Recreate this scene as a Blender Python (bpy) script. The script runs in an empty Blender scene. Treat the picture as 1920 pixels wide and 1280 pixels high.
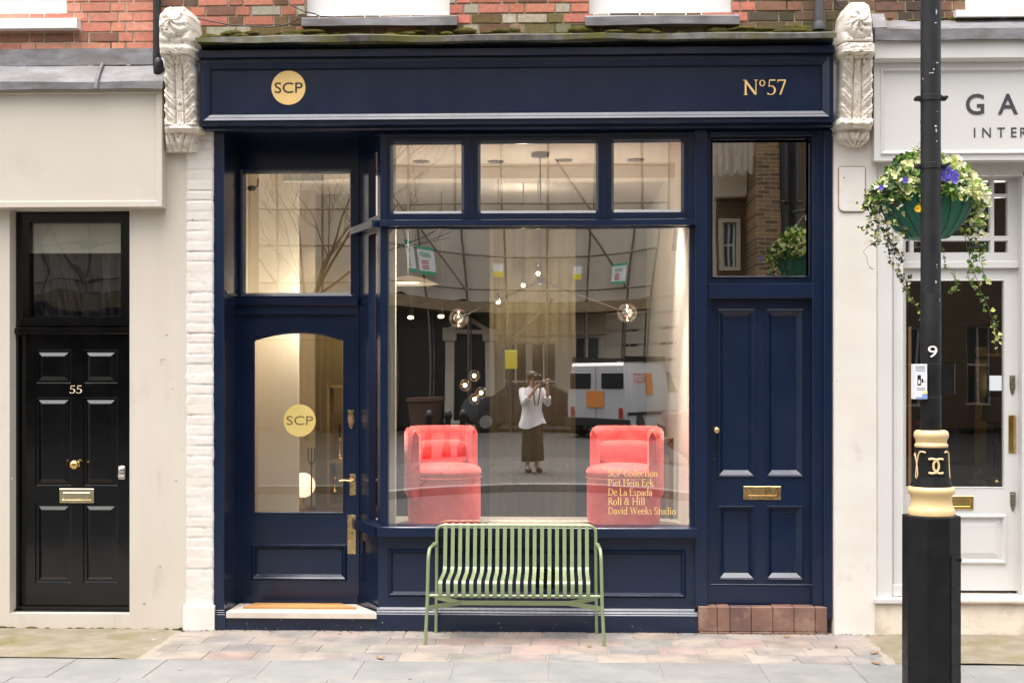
import bpy, bmesh, math, random
from mathutils import Vector, Matrix, noise, Quaternion
random.seed(11)
sc = bpy.context.scene
COL = sc.collection
# ---------------------------------------------------------------- camera numbers
D, FPX, CH, TH = 10.0, 2520.0, 1.9, math.atan(0.034)
cT, sT = math.cos(TH), math.sin(TH)
def WX(px, y=0.0):
    u = (px-960)/FPX
    return (y+D)/(cT+u*sT)*(-sT+u*cT)
def WZ(py, px=1000, y=0.0):
    u = (px-960)/FPX
    return CH-(y+D)/(cT+u*sT)*(py-705)/FPX
def R4(px0, py0, px1, py1, y=0.0):
    m = (px0+px1)/2
    return WX(px0, y), WX(px1, y), WZ(py1, m, y), WZ(py0, m, y)
# ---------------------------------------------------------------- materials
MATS = {}
def nt(m):
    m.use_nodes = True
    n = m.node_tree; n.nodes.clear()
    return n, n.nodes, n.links
def mat(name, c1, c2=None, rough=.5, spec=.5, metal=0., nscale=4., ndet=5., nlo=.35, nhi=.65, bump=0., bscale=30., bump2=0., bscale2=3.,
        rvar=0., sheen=0., sheen_tint=(1,1,1), coat=0., attr=None, attr_mix=1., stretch=None, emit=None, estr=0., brick=None, c3=None, n3scale=1.2, n3lo=.55, n3hi=.7, trans=0.):
    if name in MATS: return MATS[name]
    m = bpy.data.materials.new(name); n, N, L = nt(m)
    out = N.new('ShaderNodeOutputMaterial'); p = N.new('ShaderNodeBsdfPrincipled')
    L.new(p.outputs[0], out.inputs[0])
    tc = N.new('ShaderNodeTexCoord'); src = tc.outputs['Object']
    if stretch:
        mp = N.new('ShaderNodeMapping'); mp.inputs['Scale'].default_value = stretch
        L.new(src, mp.inputs[0]); src = mp.outputs[0]
    def noi(s, d=5., r=.55):
        x = N.new('ShaderNodeTexNoise'); x.inputs['Scale'].default_value = s; x.inputs['Detail'].default_value = d
        x.inputs['Roughness'].default_value = r; L.new(src, x.inputs['Vector']); return x
    def rng(sock, a, b, lo=0., hi=1.):
        x = N.new('ShaderNodeMapRange'); x.inputs[1].default_value = a; x.inputs[2].default_value = b
        x.inputs[3].default_value = lo; x.inputs[4].default_value = hi; L.new(sock, x.inputs[0]); return x.outputs[0]
    def mix(f, a, b, bt='MIX'):
        x = N.new('ShaderNodeMix'); x.data_type = 'RGBA'; x.blend_type = bt
        if isinstance(f, float): x.inputs[0].default_value = f
        else: L.new(f, x.inputs[0])
        for i, v in ((6, a), (7, b)):
            if isinstance(v, tuple): x.inputs[i].default_value = (v[0], v[1], v[2], 1)
            else: L.new(v, x.inputs[i])
        return x.outputs[2]
    colr = None
    if c2 is not None:
        colr = mix(rng(noi(nscale, ndet).outputs[0], nlo, nhi), tuple(c1), tuple(c2))
    if attr:
        a = N.new('ShaderNodeAttribute'); a.attribute_name = attr
        colr = mix(1.0, colr, a.outputs['Color'], 'MULTIPLY') if colr is not None else a.outputs['Color']
    if c3 is not None:
        colr = mix(rng(noi(n3scale, 6., .6).outputs[0], n3lo, n3hi), colr if colr is not None else tuple(c1), tuple(c3))
    if colr is not None: L.new(colr, p.inputs['Base Color'])
    else: p.inputs['Base Color'].default_value = (*c1, 1)
    p.inputs['Roughness'].default_value = rough; p.inputs['Metallic'].default_value = metal
    p.inputs['Specular IOR Level'].default_value = spec
    if rvar: L.new(rng(noi(nscale*2.3, 4.).outputs[0], .3, .7, max(rough-rvar, .02), rough+rvar), p.inputs['Roughness'])
    if sheen:
        p.inputs['Sheen Weight'].default_value = sheen; p.inputs['Sheen Roughness'].default_value = .35
        p.inputs['Sheen Tint'].default_value = (*sheen_tint, 1)
    if coat:
        p.inputs['Coat Weight'].default_value = coat; p.inputs['Coat Roughness'].default_value = .12
    prev = None
    for s, b, d in ((bscale2, bump2, 2.), (bscale, bump, 6.)):
        if b:
            x = N.new('ShaderNodeBump'); x.inputs['Strength'].default_value = b; x.inputs['Distance'].default_value = .02 if s < 12 else .006
            L.new(noi(s, d).outputs[0], x.inputs['Height'])
            if prev: L.new(prev, x.inputs['Normal'])
            prev = x.outputs[0]
    if prev: L.new(prev, p.inputs['Normal'])
    if emit:
        p.inputs['Emission Color'].default_value = (*emit, 1); p.inputs['Emission Strength'].default_value = estr
    if trans:
        tr = N.new('ShaderNodeBsdfTranslucent'); mx = N.new('ShaderNodeMixShader'); mx.inputs[0].default_value = trans
        if colr is not None: L.new(colr, tr.inputs[0])
        else: tr.inputs[0].default_value = (*c1, 1)
        L.new(p.outputs[0], mx.inputs[1]); L.new(tr.outputs[0], mx.inputs[2]); L.new(mx.outputs[0], out.inputs[0])
    MATS[name] = m; return m
def glass(name, f0=.16, f90=.9, tint=(1,1,1), wob=.0, wscale=1.2, rough=0.):
    if name in MATS: return MATS[name]
    m = bpy.data.materials.new(name); n, N, L = nt(m)
    out = N.new('ShaderNodeOutputMaterial'); mx = N.new('ShaderNodeMixShader')
    t = N.new('ShaderNodeBsdfTransparent'); t.inputs[0].default_value = (*tint, 1)
    g = N.new('ShaderNodeBsdfGlossy'); g.inputs['Roughness'].default_value = rough; g.inputs['Color'].default_value = (1,.985,.96,1)
    lw = N.new('ShaderNodeLayerWeight'); lw.inputs[0].default_value = .25
    mr = N.new('ShaderNodeMapRange'); mr.inputs[3].default_value = f0; mr.inputs[4].default_value = f90
    L.new(lw.outputs['Fresnel'], mr.inputs[0])
    mr.inputs[1].default_value = .05
    L.new(mr.outputs[0], mx.inputs[0]); L.new(t.outputs[0], mx.inputs[1]); L.new(g.outputs[0], mx.inputs[2]); L.new(mx.outputs[0], out.inputs[0])
    if wob:
        tc = N.new('ShaderNodeTexCoord'); x = N.new('ShaderNodeTexNoise'); x.inputs['Scale'].default_value = wscale; x.inputs['Detail'].default_value = 1.
        L.new(tc.outputs['Object'], x.inputs['Vector'])
        b = N.new('ShaderNodeBump'); b.inputs['Strength'].default_value = wob; b.inputs['Distance'].default_value = .02
        L.new(x.outputs[0], b.inputs['Height']); L.new(b.outputs[0], g.inputs['Normal'])
    MATS[name] = m; return m
def brickmat(name, a, c, m, sx=.225, sz=.075):
    m_ = bpy.data.materials.new(name); n, N, L = nt(m_)
    out = N.new('ShaderNodeOutputMaterial'); p = N.new('ShaderNodeBsdfPrincipled'); L.new(p.outputs[0], out.inputs[0])
    tc = N.new('ShaderNodeTexCoord'); sp = N.new('ShaderNodeSeparateXYZ'); cb = N.new('ShaderNodeCombineXYZ'); t = N.new('ShaderNodeTexBrick')
    L.new(tc.outputs['Object'], sp.inputs[0]); L.new(sp.outputs['X'], cb.inputs['X']); L.new(sp.outputs['Z'], cb.inputs['Y']); L.new(cb.outputs[0], t.inputs['Vector'])
    t.inputs['Scale'].default_value = 1.; t.inputs['Brick Width'].default_value = sx; t.inputs['Row Height'].default_value = sz; t.inputs['Mortar Size'].default_value = .009
    for k, v in (('Color1', a), ('Color2', c), ('Mortar', m)): t.inputs[k].default_value = (*v, 1)
    L.new(t.outputs['Color'], p.inputs['Base Color']); p.inputs['Roughness'].default_value = .9
    MATS[name] = m_; return m_
# ---------------------------------------------------------------- mesh builder
ORG = {}
class MB:
    def __init__(s): s.bm = bmesh.new(); s.mi = 0; s.tl = None
    def tint_layer(s):
        if s.tl is None: s.tl = s.bm.loops.layers.float_color.new('tint')
        return s.tl
    def face(s, pts, tint=None):
        try: f = s.bm.faces.new([s.bm.verts.new(Vector(p)) for p in pts])
        except ValueError: return None
        f.material_index = s.mi
        if tint is not None:
            l = s.tint_layer()
            for lp in f.loops: lp[l] = (*tint, 1)
        return f
    def loft(s, loops, closed=True, cap0=False, cap1=False, tint=None):
        vs = [[s.bm.verts.new(Vector(p)) for p in lp] for lp in loops]; n = len(vs[0]); fs = []
        for a, b in zip(vs, vs[1:]):
            for i in range(n if closed else n-1):
                j = (i+1) % n
                try: fs.append(s.bm.faces.new((a[i], a[j], b[j], b[i])))
                except ValueError: pass
        if cap0: fs.append(s.bm.faces.new(list(reversed(vs[0]))))
        if cap1: fs.append(s.bm.faces.new(vs[-1]))
        for f in fs:
            f.material_index = s.mi
            if tint is not None:
                l = s.tint_layer()
                for lp in f.loops: lp[l] = (*tint, 1)
        return vs
    def box(s, x0, x1, y0, y1, z0, z1, bev=0., tint=None):
        if x1 < x0: x0, x1 = x1, x0
        if y1 < y0: y0, y1 = y1, y0
        if z1 < z0: z0, z1 = z1, z0
        if bev:
            b = min(bev, (x1-x0)*.45, (y1-y0)*.45, (z1-z0)*.45)
            def rc(z, i): 
                X0, X1, Y0, Y1 = x0+i, x1-i, y0+i, y1-i; k = b if i == 0 else b*.5
                return [(X0+k, Y0, z), (X1-k, Y0, z), (X1, Y0+k, z), (X1, Y1-k, z), (X1-k, Y1, z), (X0+k, Y1, z), (X0, Y1-k, z), (X0, Y0+k, z)]
            s.loft([rc(z0, b), rc(z0+b, 0), rc(z1-b, 0), rc(z1, b)], cap0=True, cap1=True, tint=tint)
        else:
            s.loft([[(x0,y0,z0),(x1,y0,z0),(x1,y1,z0),(x0,y1,z0)], [(x0,y0,z1),(x1,y0,z1),(x1,y1,z1),(x0,y1,z1)]], cap0=True, cap1=True, tint=tint)
    def frame(s, x0, x1, z0, z1, prof, cap=True):
        lp = [[(x0+i, y, z0+i), (x1-i, y, z0+i), (x1-i, y, z1-i), (x0+i, y, z1-i)] for i, y in prof]
        s.loft(lp, cap1=cap)
    def plate(s, x0, x1, z0, z1, y, yb, holes=()):
        xs = sorted({x0, x1, *[h[0] for h in holes], *[h[1] for h in holes]}); zs = sorted({z0, z1, *[h[2] for h in holes], *[h[3] for h in holes]})
        xs = [x for x in xs if x0 <= x <= x1]; zs = [z for z in zs if z0 <= z <= z1]
        for a, b in zip(xs, xs[1:]):
            for c, d in zip(zs, zs[1:]):
                mx, mz = (a+b)/2, (c+d)/2
                if any(h[0] < mx < h[1] and h[2] < mz < h[3] for h in holes): continue
                s.face([(a,y,c),(b,y,c),(b,y,d),(a,y,d)])
        s.loft([[(x0,y,z0),(x1,y,z0),(x1,y,z1),(x0,y,z1)], [(x0,yb,z0),(x1,yb,z0),(x1,yb,z1),(x0,yb,z1)]])
        for h in holes:
            s.loft([[(h[0],y,h[2]),(h[1],y,h[2]),(h[1],y,h[3]),(h[0],y,h[3])], [(h[0],yb,h[2]),(h[1],yb,h[2]),(h[1],yb,h[3]),(h[0],yb,h[3])]])
    def extx(s, x0, x1, prof, n=1, wav=0., seed=0., cap=True, close=True):
        """profile of (y,z) swept along x"""
        lp = []
        for i in range(n+1):
            x = x0+(x1-x0)*i/n
            lp.append([(x, y+wav*noise.noise((x*2.1+seed, k*.3, 1.)), z+wav*noise.noise((x*1.7+seed, k*.3, 7.))) for k, (y, z) in enumerate(prof)])
        s.loft(lp, closed=close, cap0=cap and close, cap1=cap and close)
    def tube(s, pts, r, seg=8, caps=True, tint=None, flat=1.):
        pts = [Vector(p) for p in pts]; n = len(pts)
        rs = r if isinstance(r, (list, tuple)) else [r]*n
        lp = []; up = None
        for i in range(n):
            t = (pts[min(i+1, n-1)]-pts[max(i-1, 0)]).normalized()
            if up is None:
                up = Vector((0,0,1)) if abs(t.z) < .9 else Vector((0,1,0))
            a = t.cross(up).normalized(); up = a.cross(t).normalized()
            lp.append([pts[i]+(a*math.cos(q)+up*math.sin(q)*flat)*rs[i] for q in [2*math.pi*k/seg for k in range(seg)]])
        s.loft(lp, cap0=caps, cap1=caps, tint=tint)
    def lathe(s, c, prof, seg=24, cap0=True, cap1=True, ph=0.):
        s.loft([[(c[0]+r*math.cos(ph+2*math.pi*k/seg), c[1]+r*math.sin(ph+2*math.pi*k/seg), c[2]+z) for k in range(seg)] for r, z in prof], cap0=cap0, cap1=cap1)
    def discy(s, c, prof, seg=24, cap1=True):
        """lathe round the y axis; prof of (r, y)"""
        s.loft([[(c[0]+r*math.cos(2*math.pi*k/seg), c[1]+y, c[2]+r*math.sin(2*math.pi*k/seg)) for k in range(seg)] for r, y in prof], cap0=True, cap1=cap1)
    def ball(s, c, r, seg=16, rings=10, sc=(1,1,1)):
        s.lathe_scaled = None
        lp = []
        for j in range(rings+1):
            t = math.pi*j/rings; rr = max(math.sin(t), 1e-3)
            lp.append([(c[0]+r*sc[0]*rr*math.cos(2*math.pi*k/seg), c[1]+r*sc[1]*rr*math.sin(2*math.pi*k/seg), c[2]-r*sc[2]*math.cos(t)) for k in range(seg)])
        s.loft(lp, cap0=True, cap1=True)
    def build(s, name, m, parent=None, smooth=None, world=True, merge=False):
        if merge: bmesh.ops.remove_doubles(s.bm, verts=s.bm.verts, dist=1e-5)
        bmesh.ops.recalc_face_normals(s.bm, faces=s.bm.faces)
        o0 = ORG.get(parent.name, Vector()) if parent is not None else Vector()
        if world and o0.length: bmesh.ops.translate(s.bm, vec=-o0, verts=s.bm.verts)
        me = bpy.data.meshes.new(name); s.bm.to_mesh(me); s.bm.free()
        for x in (m if isinstance(m, (list, tuple)) else [m]): me.materials.append(x)
        if smooth is not None:
            me.polygons.foreach_set('use_smooth', [True]*len(me.polygons))
            me.set_sharp_from_angle(angle=math.radians(smooth))
        o = bpy.data.objects.new(name, me); COL.objects.link(o)
        if parent is not None: o.parent = parent; ORG[o.name] = o0
        return o
def tag(o, label, cat, group=None, kind=None):
    if label: o['label'] = label
    if cat: o['category'] = cat
    if group: o['group'] = group
    if kind: o['kind'] = kind
    return o
def thing(name, label, cat, loc=(0,0,0), rz=0., group=None):
    o = bpy.data.objects.new(name, None); COL.objects.link(o); o.location = loc; o.rotation_euler = (0,0,rz)
    o.empty_display_size = .2
    ORG[o.name] = Vector(loc); return tag(o, label, cat, group)
def struct(o, kind='structure'): o['kind'] = kind; return o
# ---------------------------------------------------------------- text
def text_mesh(body, spacing=1.0, bold=0.):
    cu = bpy.data.curves.new('lettering', 'FONT'); cu.body = body; cu.size = 1; cu.space_character = spacing; cu.extrude = .02; cu.resolution_u = 4; cu.offset = bold
    ob = bpy.data.objects.new('lettering', cu); COL.objects.link(ob)
    bpy.context.view_layer.update()
    dg = bpy.context.evaluated_depsgraph_get()
    me = bpy.data.meshes.new_from_object(ob.evaluated_get(dg))
    vs = [v.co.copy() for v in me.vertices]; fs = [tuple(p.vertices) for p in me.polygons]
    bpy.data.objects.remove(ob); bpy.data.curves.remove(cu); bpy.data.meshes.remove(me)
    return vs, fs
def put_text(name, vs, fs, x0, x1, z0, z1, y, th, m, parent, flip=False, keep=False):
    """fits the flat lettering (vs) in x0..x1, z0..z1 on the plane y (facing -y); flip faces +y"""
    ax, bx = min(v.x for v in vs), max(v.x for v in vs); az, bz = min(v.y for v in vs), max(v.y for v in vs); cz = [v.z for v in vs]
    o0 = ORG.get(parent.name, Vector()) if parent is not None else Vector()
    sx = (x1-x0)/(bx-ax); szz = (z1-z0)/(bz-az)
    mn, mx = min(cz), max(cz); out = []
    for v in vs:
        X = x0+(v.x-ax)*sx; Z = z0+(v.y-az)*szz; k = (v.z-mn)/(mx-mn or 1)
        Y = y-th*k
        if flip: X = x0+x1-X; Y = y+th*k
        out.append(Vector((X, Y, Z))-o0)
    me = bpy.data.meshes.new(name); me.from_pydata(out, [], fs); me.materials.append(m)
    o = bpy.data.objects.new(name, me); COL.objects.link(o)
    if parent is not None: o.parent = parent; ORG[o.name] = o0
    return o
# a small serif alphabet drawn as pen strokes: thick stems, thin hairlines, bracketless serifs
T_, H_ = .115, .05
def _arc(cx, cz, rx, rz, a0, a1, n=14, tk=T_):
    o = []
    for i in range(n+1):
        a = math.radians(a0+(a1-a0)*i/n); o.append((cx+rx*math.cos(a), cz+rz*math.sin(a), H_+(tk-H_)*abs(math.cos(a))**1.3))
    return o
def _ln(x0, z0, x1, z1, w): return [(x0, z0, w), (x1, z1, w)]
def _sf(x, z, l=.24): return _ln(x-l/2, z, x+l/2, z, .045)
X_ = .62
def _stem(x, z0=0., z1=1., top=True, bot=True, flag=False):
    o = [_ln(x, z0, x, z1, T_)]
    if bot: o.append(_sf(x, z0+.022))
    if top: o.append(_sf(x, z1-.022))
    if flag: o.append(_ln(x-.13, z1-.07, x, z1-.02, .06))
    return o
GL = {
 'N': (.95, _stem(.15)[:1]+[_sf(.15,.02), _ln(.12,.96,.78,.03,T_+.02), _ln(.8,0,.8,1,.055), _sf(.8,.98), _sf(.08,.98,.2)]),
 'S': (.62, [_arc(.3,.74,.2,.235,20,250), _arc(.3,.26,.22,.235,70,-160)]),
 'C': (.85, [_arc(.47,.5,.39,.49,42,318,20)]),
 'P': (.72, _stem(.17)+[_arc(.3,.72,.32,.26,-90,90,12), _ln(.17,.98,.32,.98,.05), _ln(.17,.46,.32,.46,.05)]),
 'H': (.98, _stem(.17)+_stem(.81)+[_ln(.17,.52,.81,.52,.05)]),
 'E': (.72, _stem(.17)+[_ln(.17,.975,.62,.975,.05), _ln(.17,.52,.52,.52,.05), _ln(.17,.025,.64,.025,.05), _ln(.62,.82,.62,1,.05), _ln(.64,0,.64,.2,.05), _ln(.52,.44,.52,.6,.045)]),
 'D': (.95, _stem(.17)+[_arc(.3,.5,.55,.475,-90,90,14), _ln(.17,.975,.32,.975,.05), _ln(.17,.025,.32,.025,.05)]),
 'L': (.7, _stem(.17)+[_ln(.17,.025,.62,.025,.05), _ln(.62,0,.62,.22,.05)]),
 'R': (.8, _stem(.17)+[_arc(.3,.74,.3,.24,-90,90,12), _ln(.17,.98,.32,.98,.05), _ln(.17,.5,.32,.5,.05), _ln(.38,.5,.76,.02,T_), _sf(.76,.02,.16)]),
 'W': (1.3, [_ln(.12,.98,.4,.02,T_), _ln(.4,.02,.66,.98,.05), _ln(.62,.98,.92,.02,T_), _ln(.92,.02,1.18,.98,.05), _sf(.12,.98), _sf(1.18,.98), _sf(.64,.98)]),
 '&': (.95, [_arc(.42,.78,.17,.2,-50,230,14), _ln(.28,.68,.78,.02,T_), _arc(.36,.26,.28,.25,110,340,14), _ln(.62,.2,.8,.5,.05), _sf(.8,.52,.2)]),
 'o': (.66, [_arc(.33,.3,.26,.31,0,360,20)]),
 'e': (.58, [_arc(.31,.3,.25,.31,15,320,18), _ln(.08,.34,.55,.38,.045)]),
 'c': (.55, [_arc(.32,.3,.26,.31,50,315,18)]),
 'l': (.34, _stem(.17,0,1.05,False,True,True)),
 'i': (.34, _stem(.17,0,X_,False,True,True)+[_ln(.11,.86,.23,.86,.12)]),
 't': (.42, [_ln(.18,.08,.18,.82,T_), _ln(.04,.6,.38,.6,.05), _arc(.28,.1,.11,.1,180,330,8)]),
 'n': (.72, _stem(.17,0,X_,False,True,True)+[_arc(.36,.36,.19,.25,10,170,12), _ln(.55,0,.55,.4,T_), _sf(.55,.022)]),
 'u': (.72, [_ln(.17,.2,.17,X_,T_), _arc(.36,.24,.19,.24,190,350,12), _ln(.55,0,.55,X_,T_), _ln(.05,.59,.17,.59,.05), _ln(.43,.59,.55,.59,.05), _ln(.55,.03,.67,.03,.05)]),
 'k': (.68, _stem(.17,0,1.05,False,True,True)+[_ln(.17,.28,.5,.6,.05), _ln(.3,.38,.58,.02,T_), _sf(.5,.6,.2), _sf(.6,.02,.18)]),
 'a': (.58, [_arc(.28,.42,.18,.19,20,160,10), _ln(.45,.06,.45,.46,T_), _arc(.26,.18,.19,.18,60,330,12), _ln(.45,.03,.56,.03,.05)]),
 's': (.48, [_arc(.24,.45,.14,.15,30,250,12,.09), _arc(.24,.15,.16,.15,70,-150,12,.09)]),
 'p': (.7, [_ln(.17,-.34,.17,X_,T_), _sf(.17,-.32), _arc(.38,.3,.25,.31,-150,150,16), _ln(.05,.57,.17,.6,.05)]),
 'd': (.7, [_ln(.54,0,.54,1.05,T_), _arc(.33,.3,.25,.31,30,330,16), _ln(.42,1.0,.54,1.03,.05), _ln(.54,.03,.66,.03,.05)]),
 'v': (.62, [_ln(.1,.6,.32,.02,T_), _ln(.32,.02,.54,.6,.05), _sf(.1,.6,.2), _sf(.54,.6,.18)]),
 '5': (.62, [_ln(.2,.97,.56,.97,.09), _ln(.19,.97,.16,.55,.05), _arc(.27,.3,.27,.29,120,-140,18)]),
 '7': (.6, [_ln(.06,.96,.56,.96,.09), _ln(.55,.95,.22,0,.1), _ln(.07,.82,.07,.98,.05)]),
 'º': (.45, [_arc(.22,.78,.15,.19,0,360,18,.08), _ln(.08,.5,.36,.5,.045)][:1]),
 ' ': (.3, []),
}
def serif_mesh(body):
    vs, fs = [], []; x = 0.; k = 0
    for ch in body:
        w, strokes = GL[ch]
        for st in strokes:
            k += 1; dz = .0006*(k % 5)
            n0 = len(vs)
            for i, (px, pz, wd) in enumerate(st):
                a = st[max(i-1, 0)]; b = st[min(i+1, len(st)-1)]
                t = Vector((b[0]-a[0], b[1]-a[1])); t.normalize(); q = Vector((-t.y, t.x))*wd/2
                for sgn in (1, -1):
                    vs.append(Vector((x+px+q.x*sgn, pz+q.y*sgn, .02+dz))); vs.append(Vector((x+px+q.x*sgn, pz+q.y*sgn, 0)))
            for i in range(len(st)-1):
                a = n0+4*i; b = a+4
                fs += [(a, a+2, b+2, b), (a+1, b+1, b+3, a+3), (a, b, b+1, a+1), (a+2, a+3, b+3, b+2)]
            e = n0+4*(len(st)-1); fs += [(n0, n0+1, n0+3, n0+2), (e, e+2, e+3, e+1)]
        x += w+.03
    return vs, fs
# ================================================================ materials in use
NAVY = mat('navy_gloss_paint', (.0042,.0113,.033), (.0052,.0133,.039), rough=.22, spec=.5, nscale=2.2, bump=.07, bscale=60, bump2=.09, bscale2=5., rvar=.05, c3=(.0095,.0165,.034), n3scale=5, n3lo=.66, n3hi=.8)
BLACKP = mat('black_gloss_paint', (.002,.002,.0022), (.0032,.003,.0032), rough=.13, spec=.5, nscale=3, bump=.03, bscale=70, bump2=.05, bscale2=5., rvar=.04)
CREAM = mat('cream_render', (.565,.515,.445), (.53,.475,.405), rough=.75, spec=.25, nscale=1.4, stretch=(2.5,2.5,.7), bump=.16, bscale=40, bump2=.08, bscale2=3, c3=(.43,.38,.31), n3scale=2.2, n3lo=.58, n3hi=.8)
CREAMB = mat('cream_board_paint', (.56,.51,.44), (.53,.48,.41), rough=.55, spec=.3, nscale=1.3, c3=(.47,.42,.355), n3scale=1.7, n3lo=.56, n3hi=.8, bump=.03, bscale=90, bump2=.03, bscale2=2)
WHITEP = mat('white_pier_render', (.68,.64,.595), (.63,.58,.525), rough=.7, spec=.25, nscale=2.2, bump=.15, bscale=40, bump2=.1, bscale2=4, c3=(.5,.44,.37), n3scale=2.6, n3lo=.6, n3hi=.78)
STUCCO = mat('painted_plaster_carving', (.77,.715,.64), (.69,.63,.545), rough=.65, spec=.3, nscale=9, bump=.5, bscale=34, bump2=.5, bscale2=12, c3=(.24,.18,.12), n3scale=19, n3lo=.6, n3hi=.7)
GREY = mat('pale_grey_paint', (.6,.59,.575), (.57,.555,.54), rough=.45, spec=.4, nscale=1.6, bump=.03, bscale=80, bump2=.03, bscale2=4)
LEAD = mat('lead_sheet', (.13,.125,.132), (.22,.215,.228), rough=.55, spec=.5, nscale=5, stretch=(1,1,3), bump=.15, bscale=24, bump2=.25, bscale2=3.5, c3=(.105,.09,.075), n3scale=2.3, n3lo=.45, n3hi=.7)
LEADM = mat('mossy_lead_edge', (.06,.056,.05), (.15,.145,.13), rough=.75, spec=.3, nscale=9, bump=.4, bscale=40, bump2=.3, bscale2=7, c3=(.085,.085,.018), n3scale=2.6, n3lo=.47, n3hi=.6)
BRICKM = mat('brick_face', (1,1,1), (.78,.76,.74), rough=.85, spec=.2, nscale=30, attr='tint', bump=.35, bscale=60, bump2=.3, bscale2=14)
MORTAR = mat('lime_mortar', (.62,.53,.4), (.48,.4,.29), rough=.95, spec=.1, nscale=12, bump=.4, bscale=60, c3=(.12,.11,.07), n3scale=2, n3lo=.52, n3hi=.68)
MORTARD = mat('sooty_mortar', (.44,.36,.25), (.26,.21,.14), rough=.95, spec=.1, nscale=10, bump=.4, bscale=60, c3=(.085,.085,.03), n3scale=2, n3lo=.48, n3hi=.62)
WHITEW = mat('white_window_paint', (.8,.79,.78), (.75,.74,.73), rough=.4, spec=.4, nscale=4, bump=.05, bscale=30, bump2=.04, bscale2=4)
BRASS = mat('aged_brass', (.72,.53,.27), (.55,.38,.17), rough=.28, metal=1., nscale=14, rvar=.1, bump=.04, bscale=90)
PBRASS = mat('polished_brass', (.86,.62,.24), (.72,.48,.16), rough=.14, metal=1., nscale=10, rvar=.05)
CHROME = mat('satin_chrome', (.62,.61,.6), (.5,.49,.48), rough=.2, metal=1., nscale=20)
PEWTER = mat('pewter_fitting', (.4,.37,.31), (.3,.28,.23), rough=.3, metal=1., nscale=18)
GOLD = mat('gold_leaf', (.82,.57,.22), (.77,.52,.19), rough=.5, spec=.4, metal=.0, nscale=6, bump=.05, bscale=60)
BLACKINK = mat('black_lettering', (.008,.008,.009), (.012,.012,.012), rough=.4)
GREYINK = mat('charcoal_lettering', (.035,.036,.042), (.045,.046,.052), rough=.5)
IRON = mat('black_cast_iron', (.011,.011,.012), (.018,.018,.019), rough=.45, spec=.4, nscale=6, bump=.12, bscale=40, bump2=.06, bscale2=6, rvar=.1)
GPIPE = mat('grey_pipe_paint', (.055,.056,.06), (.075,.076,.08), rough=.5, spec=.4, nscale=5, bump=.05, bscale=40)
STONE = mat('pale_step_stone', (.62,.55,.47), (.52,.46,.39), rough=.7, spec=.3, nscale=5, bump=.12, bscale=60, bump2=.1, bscale2=6, c3=(.4,.35,.3), n3scale=3, n3lo=.58, n3hi=.75)
COIR = mat('coir_matting', (.5,.27,.11), (.38,.19,.075), rough=.95, spec=.1, nscale=60, bump=.6, bscale=150)
TERRA = mat('terracotta_tile', (.23,.125,.092), (.15,.085,.068), rough=.5, spec=.35, nscale=5, attr='tint', bump=.15, bscale=40, bump2=.15, bscale2=7, c3=(.33,.22,.175), n3scale=6, n3lo=.52, n3hi=.75)
GLZ = glass('window_glass', .48, .95, (.95,.96,.94), wob=.03, wscale=1.1)
GLZD = glass('dark_glass', .26, .9, (.9,.9,.9), wob=.05, wscale=1.6)
GLZG = glass('door_glass', .2, .9, (.93,.93,.9), wob=.03, wscale=1.2)
CABLEM = mat('cable_rubber', (.02,.02,.02), (.05,.045,.04), rough=.6, nscale=3)

def brickwork(name, x0, x1, z0, z1, y, parent, pal, mortar, holes=(), course=.0755, ln=.228, gap=.009, rough=.003, cut=None):
    """real bricks laid in Flemish bond, one face mesh; pal(x,z) gives a colour"""
    rnd = random.Random(len(name)*37+int(abs(x0)*100)); b = MB()
    n = int((z1-z0)/course)+1
    for r in range(n):
        za = z0+r*course+gap/2; zb = min(z0+(r+1)*course-gap/2, z1)
        if zb-za < .01: continue
        x = x0-(.0 if r % 2 else ln*.75)
        k = r
        while x < x1:
            w = ln if k % 2 else ln*.5
            a, c = max(x+gap/2, x0), min(x+w-gap/2, x1)
            x += w; k += 1
            if c-a < .02: continue
            segs = [(a, c)]
            for h in holes:
                ns = []
                for (p, q) in segs:
                    if h[2] < (za+zb)/2 < h[3] and p < h[1] and q > h[0]:
                        if p < h[0]-.02: ns.append((p, h[0]))
                        if q > h[1]+.02: ns.append((h[1], q))
                    else: ns.append((p, q))
                segs = ns
            for (p, q) in segs:
                f = y-rnd.uniform(0, rough); j = lambda: rnd.uniform(-.002, .002)
                t = pal((p+q)/2, (za+zb)/2, rnd)
                fr = [(p+.003+j(), f, za+.003+j()), (q-.003+j(), f, za+.003+j()), (q-.003+j(), f, zb-.003+j()), (p+.003+j(), f, zb-.003+j())]
                bk = [(p, y+.012, za), (q, y+.012, za), (q, y+.012, zb), (p, y+.012, zb)]
                b.loft([bk, fr], cap1=True, tint=t)
    o = b.build(name, BRICKM, parent)
    m = MB(); m.plate(x0, x1, z0, z1, y+.007, y+.2, [h for h in holes]); m.build('mortar', mortar, o)
    return o
def lerp(a, b, t): return tuple(p+(q-p)*t for p, q in zip(a, b))
def jit(c, r, k=.12):
    s = 1+r.uniform(-k, k); return tuple(min(max(v*s*(1+r.uniform(-.35,.35)*k), 0), 1) for v in c)
# ================================================================ the navy shop building
shop = thing('shop_building', 'brick shop building with navy blue shopfront and gold number fifty seven', 'shop', (WX(960), 0, 0))
YD = .56                                                        # plane of the recessed shop door
xl, xr = WX(398), WX(1561)
zs_ = WZ(241, 560)                                              # soffit height
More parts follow.
